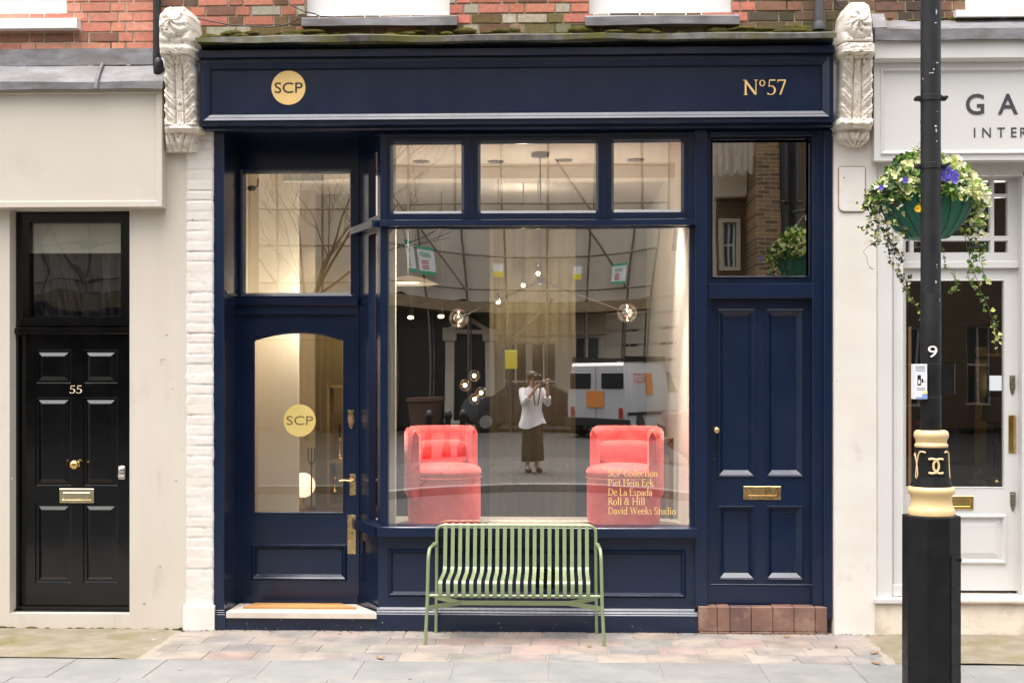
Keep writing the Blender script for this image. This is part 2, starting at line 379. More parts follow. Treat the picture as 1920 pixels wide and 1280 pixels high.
# --- brick upper wall
def pal_mid(x, z, r):
    zl = WZ(66, 960)
    wins = [(WX(576), WX(845)), (WX(1104), WX(1370))]
    near = min(min(abs(x-a), abs(x-b)) for a, b in wins)
    if near < .13 and z > zl+.12: c = (.55,.2,.14) if r.random() < .85 else (.4,.15,.1)
    else:
        t = (x-WX(380))/(WX(1560)-WX(380))
        c = r.choice([(.44,.17,.11),(.36,.14,.095),(.5,.2,.14),(.2,.1,.07),(.12,.085,.065)]) if t < .6 else r.choice([(.25,.13,.085),(.2,.11,.075),(.3,.15,.1),(.1,.075,.055),(.16,.1,.065)])
    g = max(0, 1-(z-zl)/.2)
    if r.random() < .12 and z < zl+.3: c = (.42,.38,.29)
    elif r.random() < g*1.1: c = lerp(c, r.choice([(.11,.105,.04),(.15,.14,.05),(.08,.075,.04),(.2,.19,.12)]), .8)
    return jit(c, r)
zt = 6.6
zl = WZ(70, 960)-.05
w1 = (WX(576,.1), WX(845,.1), WZ(34, 710, 0), 5.9); w2 = (WX(1104,.1), WX(1370,.1), WZ(32, 1240, 0), 5.9)
bw = brickwork('brick_wall', WX(301), WX(1640), zl, zt, 0.0, shop, pal_mid, MORTARD, [w1, w2])
ms = MB()                                                       # moss cushions along the ledge
MOSS = mat('moss', (.05,.046,.012), (.1,.09,.024), rough=1., spec=.05, nscale=25, bump=1., bscale=60, c3=(.05,.045,.02), n3scale=8)
rm = random.Random(3)
for i in range(150):
    x = rm.uniform(WX(385), WX(1540)); w = rm.uniform(.02,.085)
    if rm.random() < .35: x = rm.uniform(WX(1380), WX(1530))
    ms.ball((x, rm.uniform(-.06,-.0), WZ(66,960,-.03)+rm.uniform(-.02,.035)), w, 8, 6, (1.2, .35, rm.uniform(.2,.4)))
struct(ms.build('moss', MOSS, bw, smooth=60), 'stuff')
for k, (w, s) in enumerate(((w1, (565,30,857,48)), (w2, (1097,27,1387,46)))):
    b = MB(); b.plate(w[0], w[1], w[2], w[3], .1, .18, [(w[0]+.06, w[1]-.06, w[2]+.17, w[3]-.1)])
    b.frame(w[0]+.06, w[1]-.06, w[2]+.17, w[3]-.1, [(0,.1),(.012,.125),(.03,.13)], cap=False)
    b.box(w[0]+.0, w[1]-.0, .085, .1, w[2], w[2]+.05, .004)
    wf = b.build('window', WHITEW, shop)
    g = MB(); g.face([(w[0]+.05,.14,w[2]+.15),(w[1]-.05,.14,w[2]+.15),(w[1]-.05,.14,w[3]-.05),(w[0]+.05,.14,w[3]-.05)]); g.build('pane', GLZD, wf)
    x0, x1, z0, z1 = R4(*s, y=-.07)
    b = MB(); n = 24; lp = []
    b.extx(x0, x1, [(-.07,z0),(-.07,z1-.012),(-.05,z1),(.08,z1+.03),(.08,z0)], n=24, wav=.012, seed=k*5.)
    b.build('sill', LEAD, wf, smooth=40)
# --- lead capping over the cornice
b = MB(); x0, x1 = WX(367,-.28), WX(1568,-.28); za, zb = WZ(76, 960, -.28), WZ(66, 960, -.28)
b.extx(x0, x1, [(-.285,za),(-.285,zb),(-.25,zb+.014),(0.0,zb+.06),(0.0,za+.02),(-.26,za+.012)], n=90, wav=.018, seed=2.)
b.build('lead_capping', LEADM, shop, smooth=35)
# --- cornice and fascia
b = MB(); x0, x1 = WX(371,-.2), WX(1566,-.2)
z = lambda p, y=-.15: WZ(p, 960, y)
b.extx(x0, x1, [(0.0,z(75)),(-.13,z(75)),(-.11,z(78)),(-.1,z(84)),(-.12,z(88)),(-.17,z(88.5,-.18)),(-.185,z(90,-.185)),(-.185,z(103.5,-.185)),(-.178,z(105)),(-.15,z(106)),(0.0,z(106))], n=30, wav=.003)
b.build('cornice', NAVY, shop, smooth=20)
x0, x1, z0, z1 = R4(374, 105.5, 1563, 232, y=-.15)
b = MB(); b.frame(x0, x1, z0, z1, [(0,0.0),(0,-.148),(.002,-.15),(.026,-.15),(.03,-.15),(.032,-.164),(.035,-.165),(.054,-.156),(.057,-.156),(.079,-.1455),(.083,-.127)])
fascia = b.build('fascia_board', NAVY, shop)
b = MB(); xa, xb = WX(383,-.07), WX(1561,-.07)
b.extx(xa, xb, [(0.0,z(230,-.07)),(-.065,z(231,-.07)),(-.075,z(233,-.07)),(-.075,z(239,-.075)),(-.06,z(242,-.07)),(0.0,z(242,-.07))], n=20, wav=.003)
b.build('architrave', NAVY, shop, smooth=25)
# gold disc with SCP and number
xc, zc, rr = WX(541,-.126), WZ(165,541,-.126), 32.3*9.874/FPX
b = MB(); b.discy((xc,-.127,zc), [(rr,0),(rr,-.003),(rr-.001,-.004)], 48); disc = b.build('gold_disc', GOLD, fascia)
vs, fs = text_mesh('SCP')
put_text('gold_lettering', vs, fs, WX(515,-.13), WX(567.5,-.13), WZ(174.8,541,-.13), WZ(155,541,-.13), -.1318, .0015, BLACKINK, fascia)
vs, fs = serif_mesh('Nº57'); put_text('number_lettering', vs, fs, WX(1393,-.127), WX(1474,-.127), WZ(178.5,1433,-.127), WZ(149.5,1433,-.127), -.1265, .004, GOLD, fascia)
# --- pilasters, head and soffit
def pil(px0, px1, pyt, pyb, y, extra=()):
    b = MB(); x0, x1, z0, z1 = R4(px0, pyt, px1, pyb, y); b.box(x0, x1, y, .3, z0, z1, .004)
    for (q0, q1, d) in extra:
        _, _, a, c = R4(px0, q0, px1, q1, y-d); b.box(x0-d, x1+d, y-d, .2, a, c, .003)
    return b.build('pilaster', NAVY, shop)
pil(398, 420, 243, 1179, .0, [(1143,1146,.006),(1147,1150,.01),(1151,1179,.016)])
pil(1303, 1327, 243, 1140, .0)
pil(1523.5, 1545, 243, 1136, .02)
pil(1545, 1561, 243, 1160, -.01)
b = MB(); b.box(xl, WX(1305), .02, YD+.12, zs_, zs_+.1); b.box(WX(700), WX(1303), .045, .1, WZ(251,1000), zs_)
b.box(WX(1300), WX(1561), .03, .2, WZ(246,1400), zs_+.1)
b.build('soffit', NAVY, shop)
# --- upper lights of the bay
YB = .03
bay0, bay1 = WX(713, YB), WX(1303, YB)
ztop = WZ(251, 1000, YB); ztr = WZ(410, 1000, YB)
GW = [(737,271,865,396), (901,269,1117,395), (1151,267,1277,393)]
OW = [(726,258,879,408), (889,256,1129,408), (1139,254,1290,408)]
b = MB(); hol = []
for o in OW:
    x0, x1, z0, z1 = R4(*o, y=YB); hol.append((x0, x1, ztr+.006, z1))
b.plate(bay0, bay1, ztr, ztop, YB, YB+.1, hol)
for xm in (WX(884, YB), WX(1134, YB)): b.box(xm-.007, xm+.007, YB-.012, YB+.01, ztr, ztop-.03, .003)
tl = b.build('transom_window_frame', NAVY, shop)
for o, gg in zip(OW, GW):
    x0, x1, z0, z1 = R4(*o, y=YB); z0 = ztr+.006; gx0, gx1, gz0, gz1 = R4(*gg, y=YB+.05)
    b = MB()
    lps = []
    for t, y in ((0, YB+.002), (0, YB+.012), (.62, YB+.012), (.7, YB+.02), (1, YB+.05), (1, YB+.08)):
        q = [x0+(gx0-x0)*t, x1+(gx1-x1)*t, z0+(gz0-z0)*t, z1+(gz1-z1)*t]; lps.append([(q[0],y,q[2]),(q[1],y,q[2]),(q[1],y,q[3]),(q[0],y,q[3])])
    b.loft(lps); cs = b.build('casement', NAVY, shop)
    g = MB(); e = .01; g.face([(gx0-e,YB+.055,gz0-e),(gx1+e,YB+.055,gz0-e),(gx1+e,YB+.055,gz1+e),(gx0-e,YB+.055,gz1+e)]); g.build('pane', GLZ, cs)
# --- transom rail projecting
b = MB(); za, zb = WZ(423.5, 1000, -.05), WZ(411, 1000, -.05)
b.extx(WX(712,-.05), WX(1305,-.05), [(.1,zb+.01),(-.045,zb),(-.055,zb-.005),(-.055,za+.004),(-.045,za),(.1,za)], n=20, wav=.003)
b.build('transom_rail', NAVY, shop, smooth=25)
# --- big display window
gx0, gx1, gz0, gz1 = R4(728, 428, 1293, 988, y=YB+.02)
zsl = WZ(990, 1000, YB)
b = MB(); b.plate(bay0, bay1, zsl-.01, za, YB, YB+.09, [(gx0, gx1, gz0, gz1)])
dw = b.build('display_window_frame', NAVY, shop)
NX, NZ = 28, 24; g = MB()                                       # old plate glass with a slight bow
gv = []
for j in range(NZ+1):
    row = []
    for i in range(NX+1):
        u = i/NX*2-1; v = j/NZ*2-1
        y = YB+.034-.006*(1-u*u)*(1-v*v)-.003*(1-u*u)
        row.append(g.bm.verts.new((gx0-.01+(gx1-gx0+.02)*i/NX, y, gz0-.01+(gz1-gz0+.02)*j/NZ)))
    gv.append(row)
for j in range(NZ):
    for i in range(NX): g.bm.faces.new((gv[j][i], gv[j][i+1], gv[j+1][i+1], gv[j+1][i]))
pane = g.build('display_pane', GLZ, dw, smooth=60)
GTXT = mat('gold_window_lettering', (.86,.6,.24), (.8,.55,.2), rough=.45, spec=.4, nscale=8)
for ln, xe, by in (('SCP Collection',1233,893),('Piet Hein Eek',1226,911),('De La Espada',1223,928.5),('Roll & Hill',1209,946),('David Weeks Studio',1267,963.5)):
    vs, fs = serif_mesh(ln); yy = YB+.018
    sc_ = 13.2*10.05/FPX; lo = min(v.y for v in vs); hi = max(v.y for v in vs)
    z0 = WZ(by,1180,yy)
    put_text('window_lettering', vs, fs, WX(1140.5,yy), WX(xe,yy), z0+lo*sc_, z0+hi*sc_, yy+.001, .001, GTXT, dw)
# --- sill and stallriser
b = MB(); q0, q1 = WZ(1007.5,1000,-.045), WZ(989,1000,-.045)
b.extx(WX(707,-.045), WX(1307,-.045), [(.1,q1+.012),(-.035,q1+.002),(-.045,q1-.004),(-.045,q0+.004),(-.035,q0),(.1,q0)], n=20, wav=.003)
b.build('sill', NAVY, shop, smooth=25)
sx0, sx1 = WX(709,.03), WX(1306,.03); szt = q0+.01
px0, px1, pz0, pz1 = R4(727, 1029, 1286, 1119, y=.03)
vx0, vx1, vz0, vz1 = R4(1000, 1062, 1041, 1102, y=.04)
b = MB(); b.plate(sx0, sx1, 0, szt, .03, .16, [(px0, px1, pz0, pz1)])
b.frame(px0, px1, pz0, pz1, [(0,.03),(.013,.014),(.016,.014),(.025,.024),(.027,.024),(.036,.04)], cap=False)
i = .036; b.plate(px0+i, px1-i, pz0+i, pz1-i, .04, .1, [(vx0, vx1, vz0, vz1)])
b.frame(vx0-.012, vx1+.012, vz0-.012, vz1+.012, [(0,.04),(0,.032),(.012,.032),(.012,.045)], cap=False)
st = b.build('stallriser', NAVY, shop)
b = MB(); b.face([(vx0,.11,vz0),(vx1,.11,vz0),(vx1,.11,vz1),(vx0,.11,vz1)])
for k in range(7):
    zz = vz0+(vz1-vz0)*(k+.5)/7; b.box(vx0, vx1, .06, .09, zz-.004, zz+.004)
b.build('vent_grille', BLACKP, st)
b = MB()
zz = lambda p: WZ(p,1000,.01)
b.extx(WX(706,0), WX(1308,0), [(.1,zz(1140)),(.029,zz(1140)),(.016,zz(1144)),(.016,zz(1145.5)),(.011,zz(1145.5)),(-.001,zz(1148.5)),(-.001,zz(1150)),(-.006,zz(1150)),(-.012,zz(1152)),(-.012,-.03),(.1,-.03)], n=24, wav=.002)
b.box(WX(400), WX(706), -.002, .1, -.03, WZ(1158.5,560,-.03)-.002, .003)
plh = b.build('plinth', NAVY, shop)
rc_ = random.Random(8); b = MB()
for k in range(46):
    px_ = rc_.choice((rc_.uniform(402,706), rc_.uniform(708,1306))); yq = -.0035 if px_ < 706 else -.0135
    xx = WX(px_,yq); zz_ = .01+rc_.random()**1.7*.1; s_ = rc_.uniform(.0015,.005)
    b.loft([[(xx+s_*math.cos(q)*rc_.uniform(.5,1.6), yq+d_, zz_+s_*.7*math.sin(q)*rc_.uniform(.5,1.3)) for q in [i*math.pi/3 for i in range(6)]] for d_ in (.002,-.0006)], cap1=True)
struct(b.build('paint_chips', mat('chipped_primer', (.3,.28,.26), (.16,.15,.15), rough=.9, nscale=40), plh), 'stuff')
# --- splayed return of the bay
A = Vector((WX(713,YB), YB)); B = Vector((WX(671.5,YD), YD)); dr = (B-A); nr = Vector((-dr.y, dr.x)).normalized()
if nr.x > 0: nr = -nr
def ret(mb, s0, s1, z0, z1, off=0., th=.06):
    p, q = A+dr*s0+nr*off, A+dr*s1+nr*off; r = -nr*th
    mb.loft([[(p.x,p.y,z0),(q.x,q.y,z0),(q.x+r.x,q.y+r.y,z0),(p.x+r.x,p.y+r.y,z0)], [(p.x,p.y,z1),(q.x,q.y,z1),(q.x+r.x,q.y+r.y,z1),(p.x+r.x,p.y+r.y,z1)]], cap0=True, cap1=True)
b = MB()
for s0, s1 in ((0,.12),(.52,1.0)):
    ret(b, s0, s1, zb, zs_); ret(b, s0, s1, zsl, za)
ret(b, .12, .52, zb+.0, zb+.05); ret(b, .12, .52, WZ(283,708,.05), zs_); ret(b, .12, .52, zsl, zsl+.03); ret(b, .12, .52, za-.03, za)
ret(b, -.02, 1, za, zb+.004, .07, .14)
ret(b, -.02, 1, WZ(1008,1000,-.04), zsl+.01, .05, .14)
ret(b, 0, .14, .12, WZ(1008,1000,-.04)); ret(b, .8, 1, .12, WZ(1008,1000,-.04)); ret(b, .14, .8, .12, .3); ret(b, .14, .8, .62, WZ(1008,1000,-.04)); ret(b, .14, .8, .3, .62, -.015, .04)
ret(b, 0, 1, 0.02, .155, .012, .06); ret(b, 0, 1, .157, .172, .018, .06)
rt = b.build('bay_return', NAVY, shop)
g = MB()
for z0, z1 in ((zb, WZ(283,708,.05)+.05), (zsl, za)):
    p, q = A+dr*.1-nr*.03, A+dr*.55-nr*.03; g.face([(p.x,p.y,z0),(q.x,q.y,z0),(q.x,q.y,z1),(p.x,p.y,z1)])
g.build('return_pane', GLZG, rt)
# --- recess: left lining, door frame, fanlight
jx0, jx1 = WX(420,.02), WX(447,YD); zb0 = .1
b = MB()
b.loft([[(jx0,.02,0),(jx1,YD,0),(jx1-.1,YD,0),(jx0-.06,.02,0)], [(jx0,.02,zs_),(jx1,YD,zs_),(jx1-.1,YD,zs_),(jx0-.06,.02,zs_)]], cap0=True, cap1=True)
for zz in (WZ(551,434,.25), WZ(585,434,.25), WZ(1123,434,.25)):
    b.loft([[(jx0-.02,.06,zz-.012),(jx1-.02,YD-.02,zz-.012),(jx1+.012,YD-.02,zz-.012),(jx0+.012,.06,zz-.012)], [(jx0-.02,.06,zz+.012),(jx1-.02,YD-.02,zz+.012),(jx1+.012,YD-.02,zz+.012),(jx0+.012,.06,zz+.012)]], cap0=True, cap1=True)
b.build('recess_lining', NAVY, shop)
fx0, fx1 = WX(444,YD), WX(674,YD)
g0 = R4(459,325,655,548,YD); d0 = R4(453,590,668,1131,YD)
b = MB(); b.plate(fx0, fx1, d0[2], zs_, YD-.03, YD+.07, [(d0[0], d0[1], d0[2]-1, d0[3]), (g0[0]-.028, g0[1]+.028, g0[2]-.03, g0[3]+.03)])
df = b.build('door_frame', NAVY, shop)
b = MB(); b.frame(g0[0]-.028, g0[1]+.028, g0[2]-.03, g0[3]+.03, [(0,YD-.02),(.016,YD-.012),(.02,YD+.0),(.028,YD+.02),(.028,YD+.05)], cap=False)
_, _, a, c = R4(446,557,672,572,YD-.05); b.box(fx0, fx1, YD-.055, YD-.03, a, c, .006); b.box(fx0, fx1, YD-.04, YD-.03, c-.07, a)
fl = b.build('fanlight_frame', NAVY, shop)
g = MB(); g.face([(g0[0]-.02,YD+.03,g0[2]-.02),(g0[1]+.02,YD+.03,g0[2]-.02),(g0[1]+.02,YD+.03,g0[3]+.02),(g0[0]-.02,YD+.03,g0[3]+.02)]); g.build('pane', GLZ, fl)
# --- the shop door
dg = R4(475,637,645,962,YD); zc_ = WZ(622.5,560,YD); kp = R4(471,1019,651,1087,YD)
Yd = YD-.005
b = MB(); dx0, dx1, dz0, dz1 = d0
b.plate(dx0, dx1, dz0, dg[3], Yd, Yd+.045, [(dg[0],dg[1],dg[2],dg[3]+.0), kp])
b.box(dx0, dg[0], Yd, Yd+.045, dg[3], dz1); b.box(dg[1], dx1, Yd, Yd+.045, dg[3], dz1)
n = 24; ar = []
for k in range(n+1):
    t = k/n*2-1; ar.append((dg[0]+(dg[1]-dg[0])*k/n, dg[3]+(zc_-dg[3])*(1-t*t)))
for (xa_, za_), (xb_, zb_) in zip(ar, ar[1:]):
    b.face([(xa_,Yd,za_),(xb_,Yd,zb_),(xb_,Yd,dz1),(xa_,Yd,dz1)]); b.face([(xa_,Yd,za_),(xb_,Yd,zb_),(xb_,Yd+.045,zb_),(xa_,Yd+.045,za_)])
b.face([(dx0,Yd,dz1),(dx1,Yd,dz1),(dx1,Yd+.045,dz1),(dx0,Yd+.045,dz1)])
b.frame(*kp, [(0,Yd),(.012,Yd-.014),(.015,Yd-.014),(.026,Yd-.004),(.028,Yd-.004),(.046,Yd+.014)])
lp = lambda ins, y: [(dg[0]+ins,y,dg[2]+ins),(dg[1]-ins,y,dg[2]+ins)]+[(min(max(x,dg[0]+ins),dg[1]-ins),y,z_-ins) for x, z_ in reversed(ar)]
b.loft([lp(-.002,Yd-.002), lp(.0,Yd-.006), lp(.006,Yd-.006), lp(.012,Yd+.012)])
door = b.build('shop_door', NAVY, shop)
g = MB(); g.face([(x, Yd+.022, z_) for x, _, z_ in lp(-.004, 0)]); g.build('pane', GLZG, door)
xc, zc, rr = WX(561,Yd), WZ(788,561,Yd), 30.5*10.56/FPX
b = MB(); b.discy((xc,Yd+.019,zc), [(rr,0),(rr,-.002)], 48)
GOLDT = mat('gold_transfer', (.8,.62,.22), (.75,.57,.19), rough=.5, spec=.3, nscale=5)
b.build('gold_disc', GOLDT, door)
vs, fs = text_mesh('SCP'); put_text('disc_lettering', vs, fs, WX(536.5,Yd), WX(586.5,Yd), WZ(796.5,561,Yd), WZ(779.5,561,Yd), Yd+.0165, .001, mat('brown_lettering', (.2,.13,.03), (.24,.16,.04), rough=.6), door)
b = MB(); x0, x1, z0, z1 = R4(655.5,888,668,928,Yd); b.box(x0, x1, Yd-.006, Yd, z0, z1, .002)
xm, zm = (x0+x1)/2, WZ(901,662,Yd)
b.discy((xm,Yd-.006,zm), [(.012,0),(.012,-.012),(.008,-.014),(.008,-.045)], 14)
b.tube([(xm,Yd-.045,zm),(xm-.02,Yd-.05,zm+.004),(xm-.06,Yd-.05,zm+.008),(xm-.1,Yd-.048,zm+.002)], [.009,.009,.007,.008], 8)
b.box(xm-.003, xm+.003, Yd-.008, Yd, z0+.02, z0+.035)
b.build('door_handle', BRASS, door, smooth=40)
b = MB(); x0, x1, z0, z1 = R4(652.5,768,664,803,Yd); xm = (x0+x1)/2
b.loft([[(x0,y,z0+.05),(xm-.008,y,z0),(xm+.008,y,z0),(x1,y,z0+.05),(x1,y,z1),(x0,y,z1)] for y in (Yd,Yd-.006)], cap1=True)
b.box(x0+.004, x1-.004, Yd-.014, Yd-.006, z1-.05, z1-.01, .004); b.discy((xm,Yd-.006,z0+.045), [(.014,0),(.012,-.012)], 14)
b.build('cylinder_pull', BRASS, door, smooth=40)
b = MB(); x0, x1, z0, z1 = R4(651.5,965,669.5,1038,Yd); b.box(x0, x1, Yd-.004, Yd, z0, z1, .001); b.build('lock_plate', BRASS, door)
b = MB(); b.discy(((x0+x1)/2,Yd-.004,WZ(998,660,Yd)), [(.006,0),(.006,-.002)], 10); b.build('keyhole', BLACKP, door)
# --- step
b = MB(); p = [(WX(424,-.03),-.03),(WX(706,-.03),-.03),(WX(672,YD),YD-.04),(WX(449,YD),YD-.04)]
zf, zr_ = WZ(1145.5,560,-.03), WZ(1129.5,560,YD)
def sl(ins, dzf): 
    return [(x+(ins if k in (0,3) else -ins), y+(ins if k < 2 else 0), (zf if k < 2 else zr_)+dzf) for k, (x, y) in enumerate(p)]
b.loft([[(x,y,WZ(1158.5,560,-.03)) for x, y in p], sl(0,-.012), sl(.004,-.004), sl(.014,0)], cap0=True, cap1=True)
b.build('step', STONE, shop)
# --- door of number 57 with its overlight
YR = .07
fx0, fx1 = WX(1326,YR), WX(1525,YR); tg = R4(1336,264,1515,518,YR); dd = R4(1332,562,1523,1133,YR)
ztp = WZ(246,1425,YR)
b = MB(); b.plate(fx0, fx1, dd[2], ztp, YR-.02, YR+.08, [(tg[0],tg[1],tg[2],tg[3]), (dd[0],dd[1],dd[2]-1,dd[3])])
b.frame(tg[0], tg[1], tg[2], tg[3], [(0,YR-.02),(-.012,YR-.03),(-.006,YR-.036),(0,YR-.02),(0,YR+.05)], cap=False)
a, c = WZ(559,1425,YR-.04), WZ(531,1425,YR-.04); b.box(fx0, fx1, YR-.045, YR-.02, a, c, .005)
b.box(fx0+.01, fx1-.01, YR-.05, YR-.02, WZ(258,1425,YR), WZ(248,1425,YR), .004)
fr = b.build('entrance_frame', NAVY, shop)
g = MB(); t1, t2 = .0, .0
g.face([(tg[0]-.01,YR+.03,tg[2]-.01),(tg[1]+.01,YR+.03,tg[2]-.01),(tg[1]+.01,YR+.03,tg[3]+.01),(tg[0]-.01,YR+.03,tg[3]+.01)]); g.build('overlight_pane', glass('overlight_glass', .42, .9, (.85,.85,.85), wob=.025, wscale=2.), fr)
b = MB(); Y5 = YR+.02; pans = [R4(1345,579,1416,894,Y5), R4(1436,579,1507,894,Y5), R4(1346,947,1416,1087,Y5), R4(1436,947,1507,1087,Y5)]
b.plate(dd[0], dd[1], dd[2], dd[3], Y5, Y5+.05, pans)
for q in pans: b.frame(*q, [(0,Y5),(.002,Y5-.01),(.008,Y5-.012),(.014,Y5+.004),(.02,Y5+.014),(.026,Y5+.016),(.06,Y5-.004),(.064,Y5-.004)] if 0 else [(0,Y5),(.002,Y5-.009),(.008,Y5-.011),(.014,Y5-.002),(.018,Y5+.0),(.05,Y5+.03),(.054,Y5+.031)])
zz = WZ(1096,1425,Y5); b.box(dd[0]+.002, dd[1]-.002, Y5-.008, Y5, zz-.004, zz+.006, .002); b.box(dd[0]+.002, dd[1]-.002, Y5-.006, Y5, dd[2]+.004, zz-.006, .002)
door = b.build('panelled_door', NAVY, shop)
b = MB(); x0, x1, z0, z1 = R4(1394,911,1464,936,Y5); b.frame(x0, x1, z0, z1, [(0,Y5),(0,Y5-.005),(.003,Y5-.007),(.03,Y5-.007),(.032,Y5-.003),(.034,Y5-.003)]); b.build('letter_plate', BRASS, door)
b = MB(); b.discy((WX(1342,Y5),Y5,WZ(806,1342,Y5)), [(.016,0),(.016,-.006),(.01,-.012),(.01,-.03),(.02,-.04),(.026,-.052),(.024,-.064),(.012,-.072)], 18); b.build('door_knob', BRASS, door, smooth=50)
b = MB(); b.discy((WX(1340,Y5),Y5,WZ(861,1340,Y5)), [(.012,0),(.012,-.003),(.01,-.005)], 12); b.build('keyhole', IRON, door)
b = MB(); x0, x1, z0, z1 = R4(1309,1137,1551,1183,-.03); n = 6; rt_ = random.Random(4)
es = [1309,1345,1369,1409,1449,1489,1529,1551]
for e0, e1 in zip(es, es[1:]):
    c = jit((1,1,1), rt_, .18); b.box(WX(e0,-.03)+.0015, WX(e1,-.03)-.0015, -.03-rt_.uniform(0,.002), .1, .018, z1-rt_.uniform(0,.002), .004, tint=c)
for e0, e1 in zip(es, es[1:]):
    b.box(WX(e0+1,-.03)+.0015, WX(e1+1,-.03)-.0015, -.034, .1, -.03, .015, .003, tint=jit((.9,.9,.9), rt_, .15))
b.build('tiled_step', TERRA, shop)
# --- white piers
b = MB(); x0, x1, z0, z1 = R4(349,226,401,1182,0); NXp, NZp = 16, 420; g_ = []
for k in range(NZp+1):
    zz = -.02+(z1+.02)*k/NZp; row = []
    cz = (zz/.0765) % 1.; ci = int(zz/.0765)
    for i in range(NXp+1):
        xx = x0+(x1-x0)*i/NXp; ed = min(i, NXp-i)
        h = .003*noise.noise((xx*7,zz*7,2))+.0014*noise.noise((xx*26,zz*26,4))+.004*noise.noise((0,ci*7.3,9))
        m_ = max(0, min(1, .55+1.6*noise.noise((xx*3+ci*3.1,ci*1.7,5))))
        h -= .007*m_*math.exp(-(min(cz, 1-cz)/.07)**2)
        vj = x0+.105*((ci % 2)+.35); h -= .006*m_*math.exp(-((xx-vj)/.006)**2)
        if ed == 0: h -= .012+.01*noise.noise((3,zz*14,1))
        dx = (.006*noise.noise((i,zz*11,8)) if ed == 0 else 0)
        row.append((xx+dx, -.014-h, zz))
    row = [(x0-.002,.1,zz)]+row+[(x1+.002,.1,zz)]
    g_.append(row)
b.loft(g_, closed=False)
o = b.build('party_pier', WHITEP, shop, smooth=60)
b = MB(); x0, x1, z0, z1 = R4(343,1136,402,1186,-.03); b.extx(x0, x1, [(-.035,-.02),(-.03,z1-.01),(-.02,z1),(.1,z1),(.1,-.02)], n=8, wav=.012); b.build('pier_foot', WHITEP, o, smooth=40)
b = MB(); x0, x1, z0, z1 = R4(1561,270,1645,1180,0)
n = 60; lp = []
for k in range(n+1):
    zz = -.03+(z1+.1)*k/n; w = .004*noise.noise((0,zz*3,0)); fl_ = .012*max(0, 1-zz/.3)+.01*noise.noise((3,zz*9,0))*max(0, 1-zz/.4)
    lp.append([(x0,.004,zz),(x0+.01,-.012-fl_+w,zz),((x0+x1)/2,-.014-fl_+w,zz),(x1-.012,-.012-fl_+w,zz),(x1,.004,zz),(x1,.2,zz),(x0,.2,zz)])
b.loft(lp, cap0=True, cap1=True)
rp = b.build('party_pier', WHITEP, shop, smooth=40)
# old plate painted over on the right pier
CRACK = mat('peeled_crack', (.2,.12,.07), (.34,.2,.13), rough=.9, nscale=30)
x0, x1, z0, z1 = R4(1573,313,1622,397,-.02)
b = MB(); cr = .03
def rrect(i, y):
    o = []
    for cx_, cz_, a0 in ((x1-cr,z1-cr*.4,0),(x0+cr,z1-cr*.4,90),(x0+cr*1.3,z0+cr*1.3,180),(x1-cr,z0+cr,270)):
        for q in range(5):
            a = math.radians(a0+q*22.5); rx = (cr if cx_ != x0+cr*1.3 else cr*1.3)-i; o.append((cx_+rx*math.cos(a), y, cz_+(rx if a0 >= 180 else cr*.4-i)*math.sin(a)))
    return o
b.loft([rrect(0,-.015), rrect(.001,-.024), rrect(.006,-.027)], cap1=True); pl = b.build('painted_plate', WHITEP, rp, smooth=30)
b = MB(); b.tube(rrect(-.002,-.0185)+[rrect(-.002,-.0185)[0]], .0035, 5, caps=False)
for (cx_, cz_, r_) in ((1583,333,.006),(1607,380,.01),(1591,400,.003)): b.discy((WX(cx_,-.03),-.026,WZ(cz_,cx_,-.03)), [(r_,0),(r_*.8,-.004)], 10)
b.build('rust_marks', CRACK, pl)
for (cx_, cy_, s) in ((1573,692,.003),(1576,702,.002),(1570,713,.004),(361,412,.007),(360,704,.004)):
    b = MB(); b.discy((WX(cx_,-.03),-.022,WZ(cy_,cx_,-.03)), [(s,0),(s*.7,-.003)], 8); b.build('screw_hole', CRACK, rp if cx_ > 1000 else o)
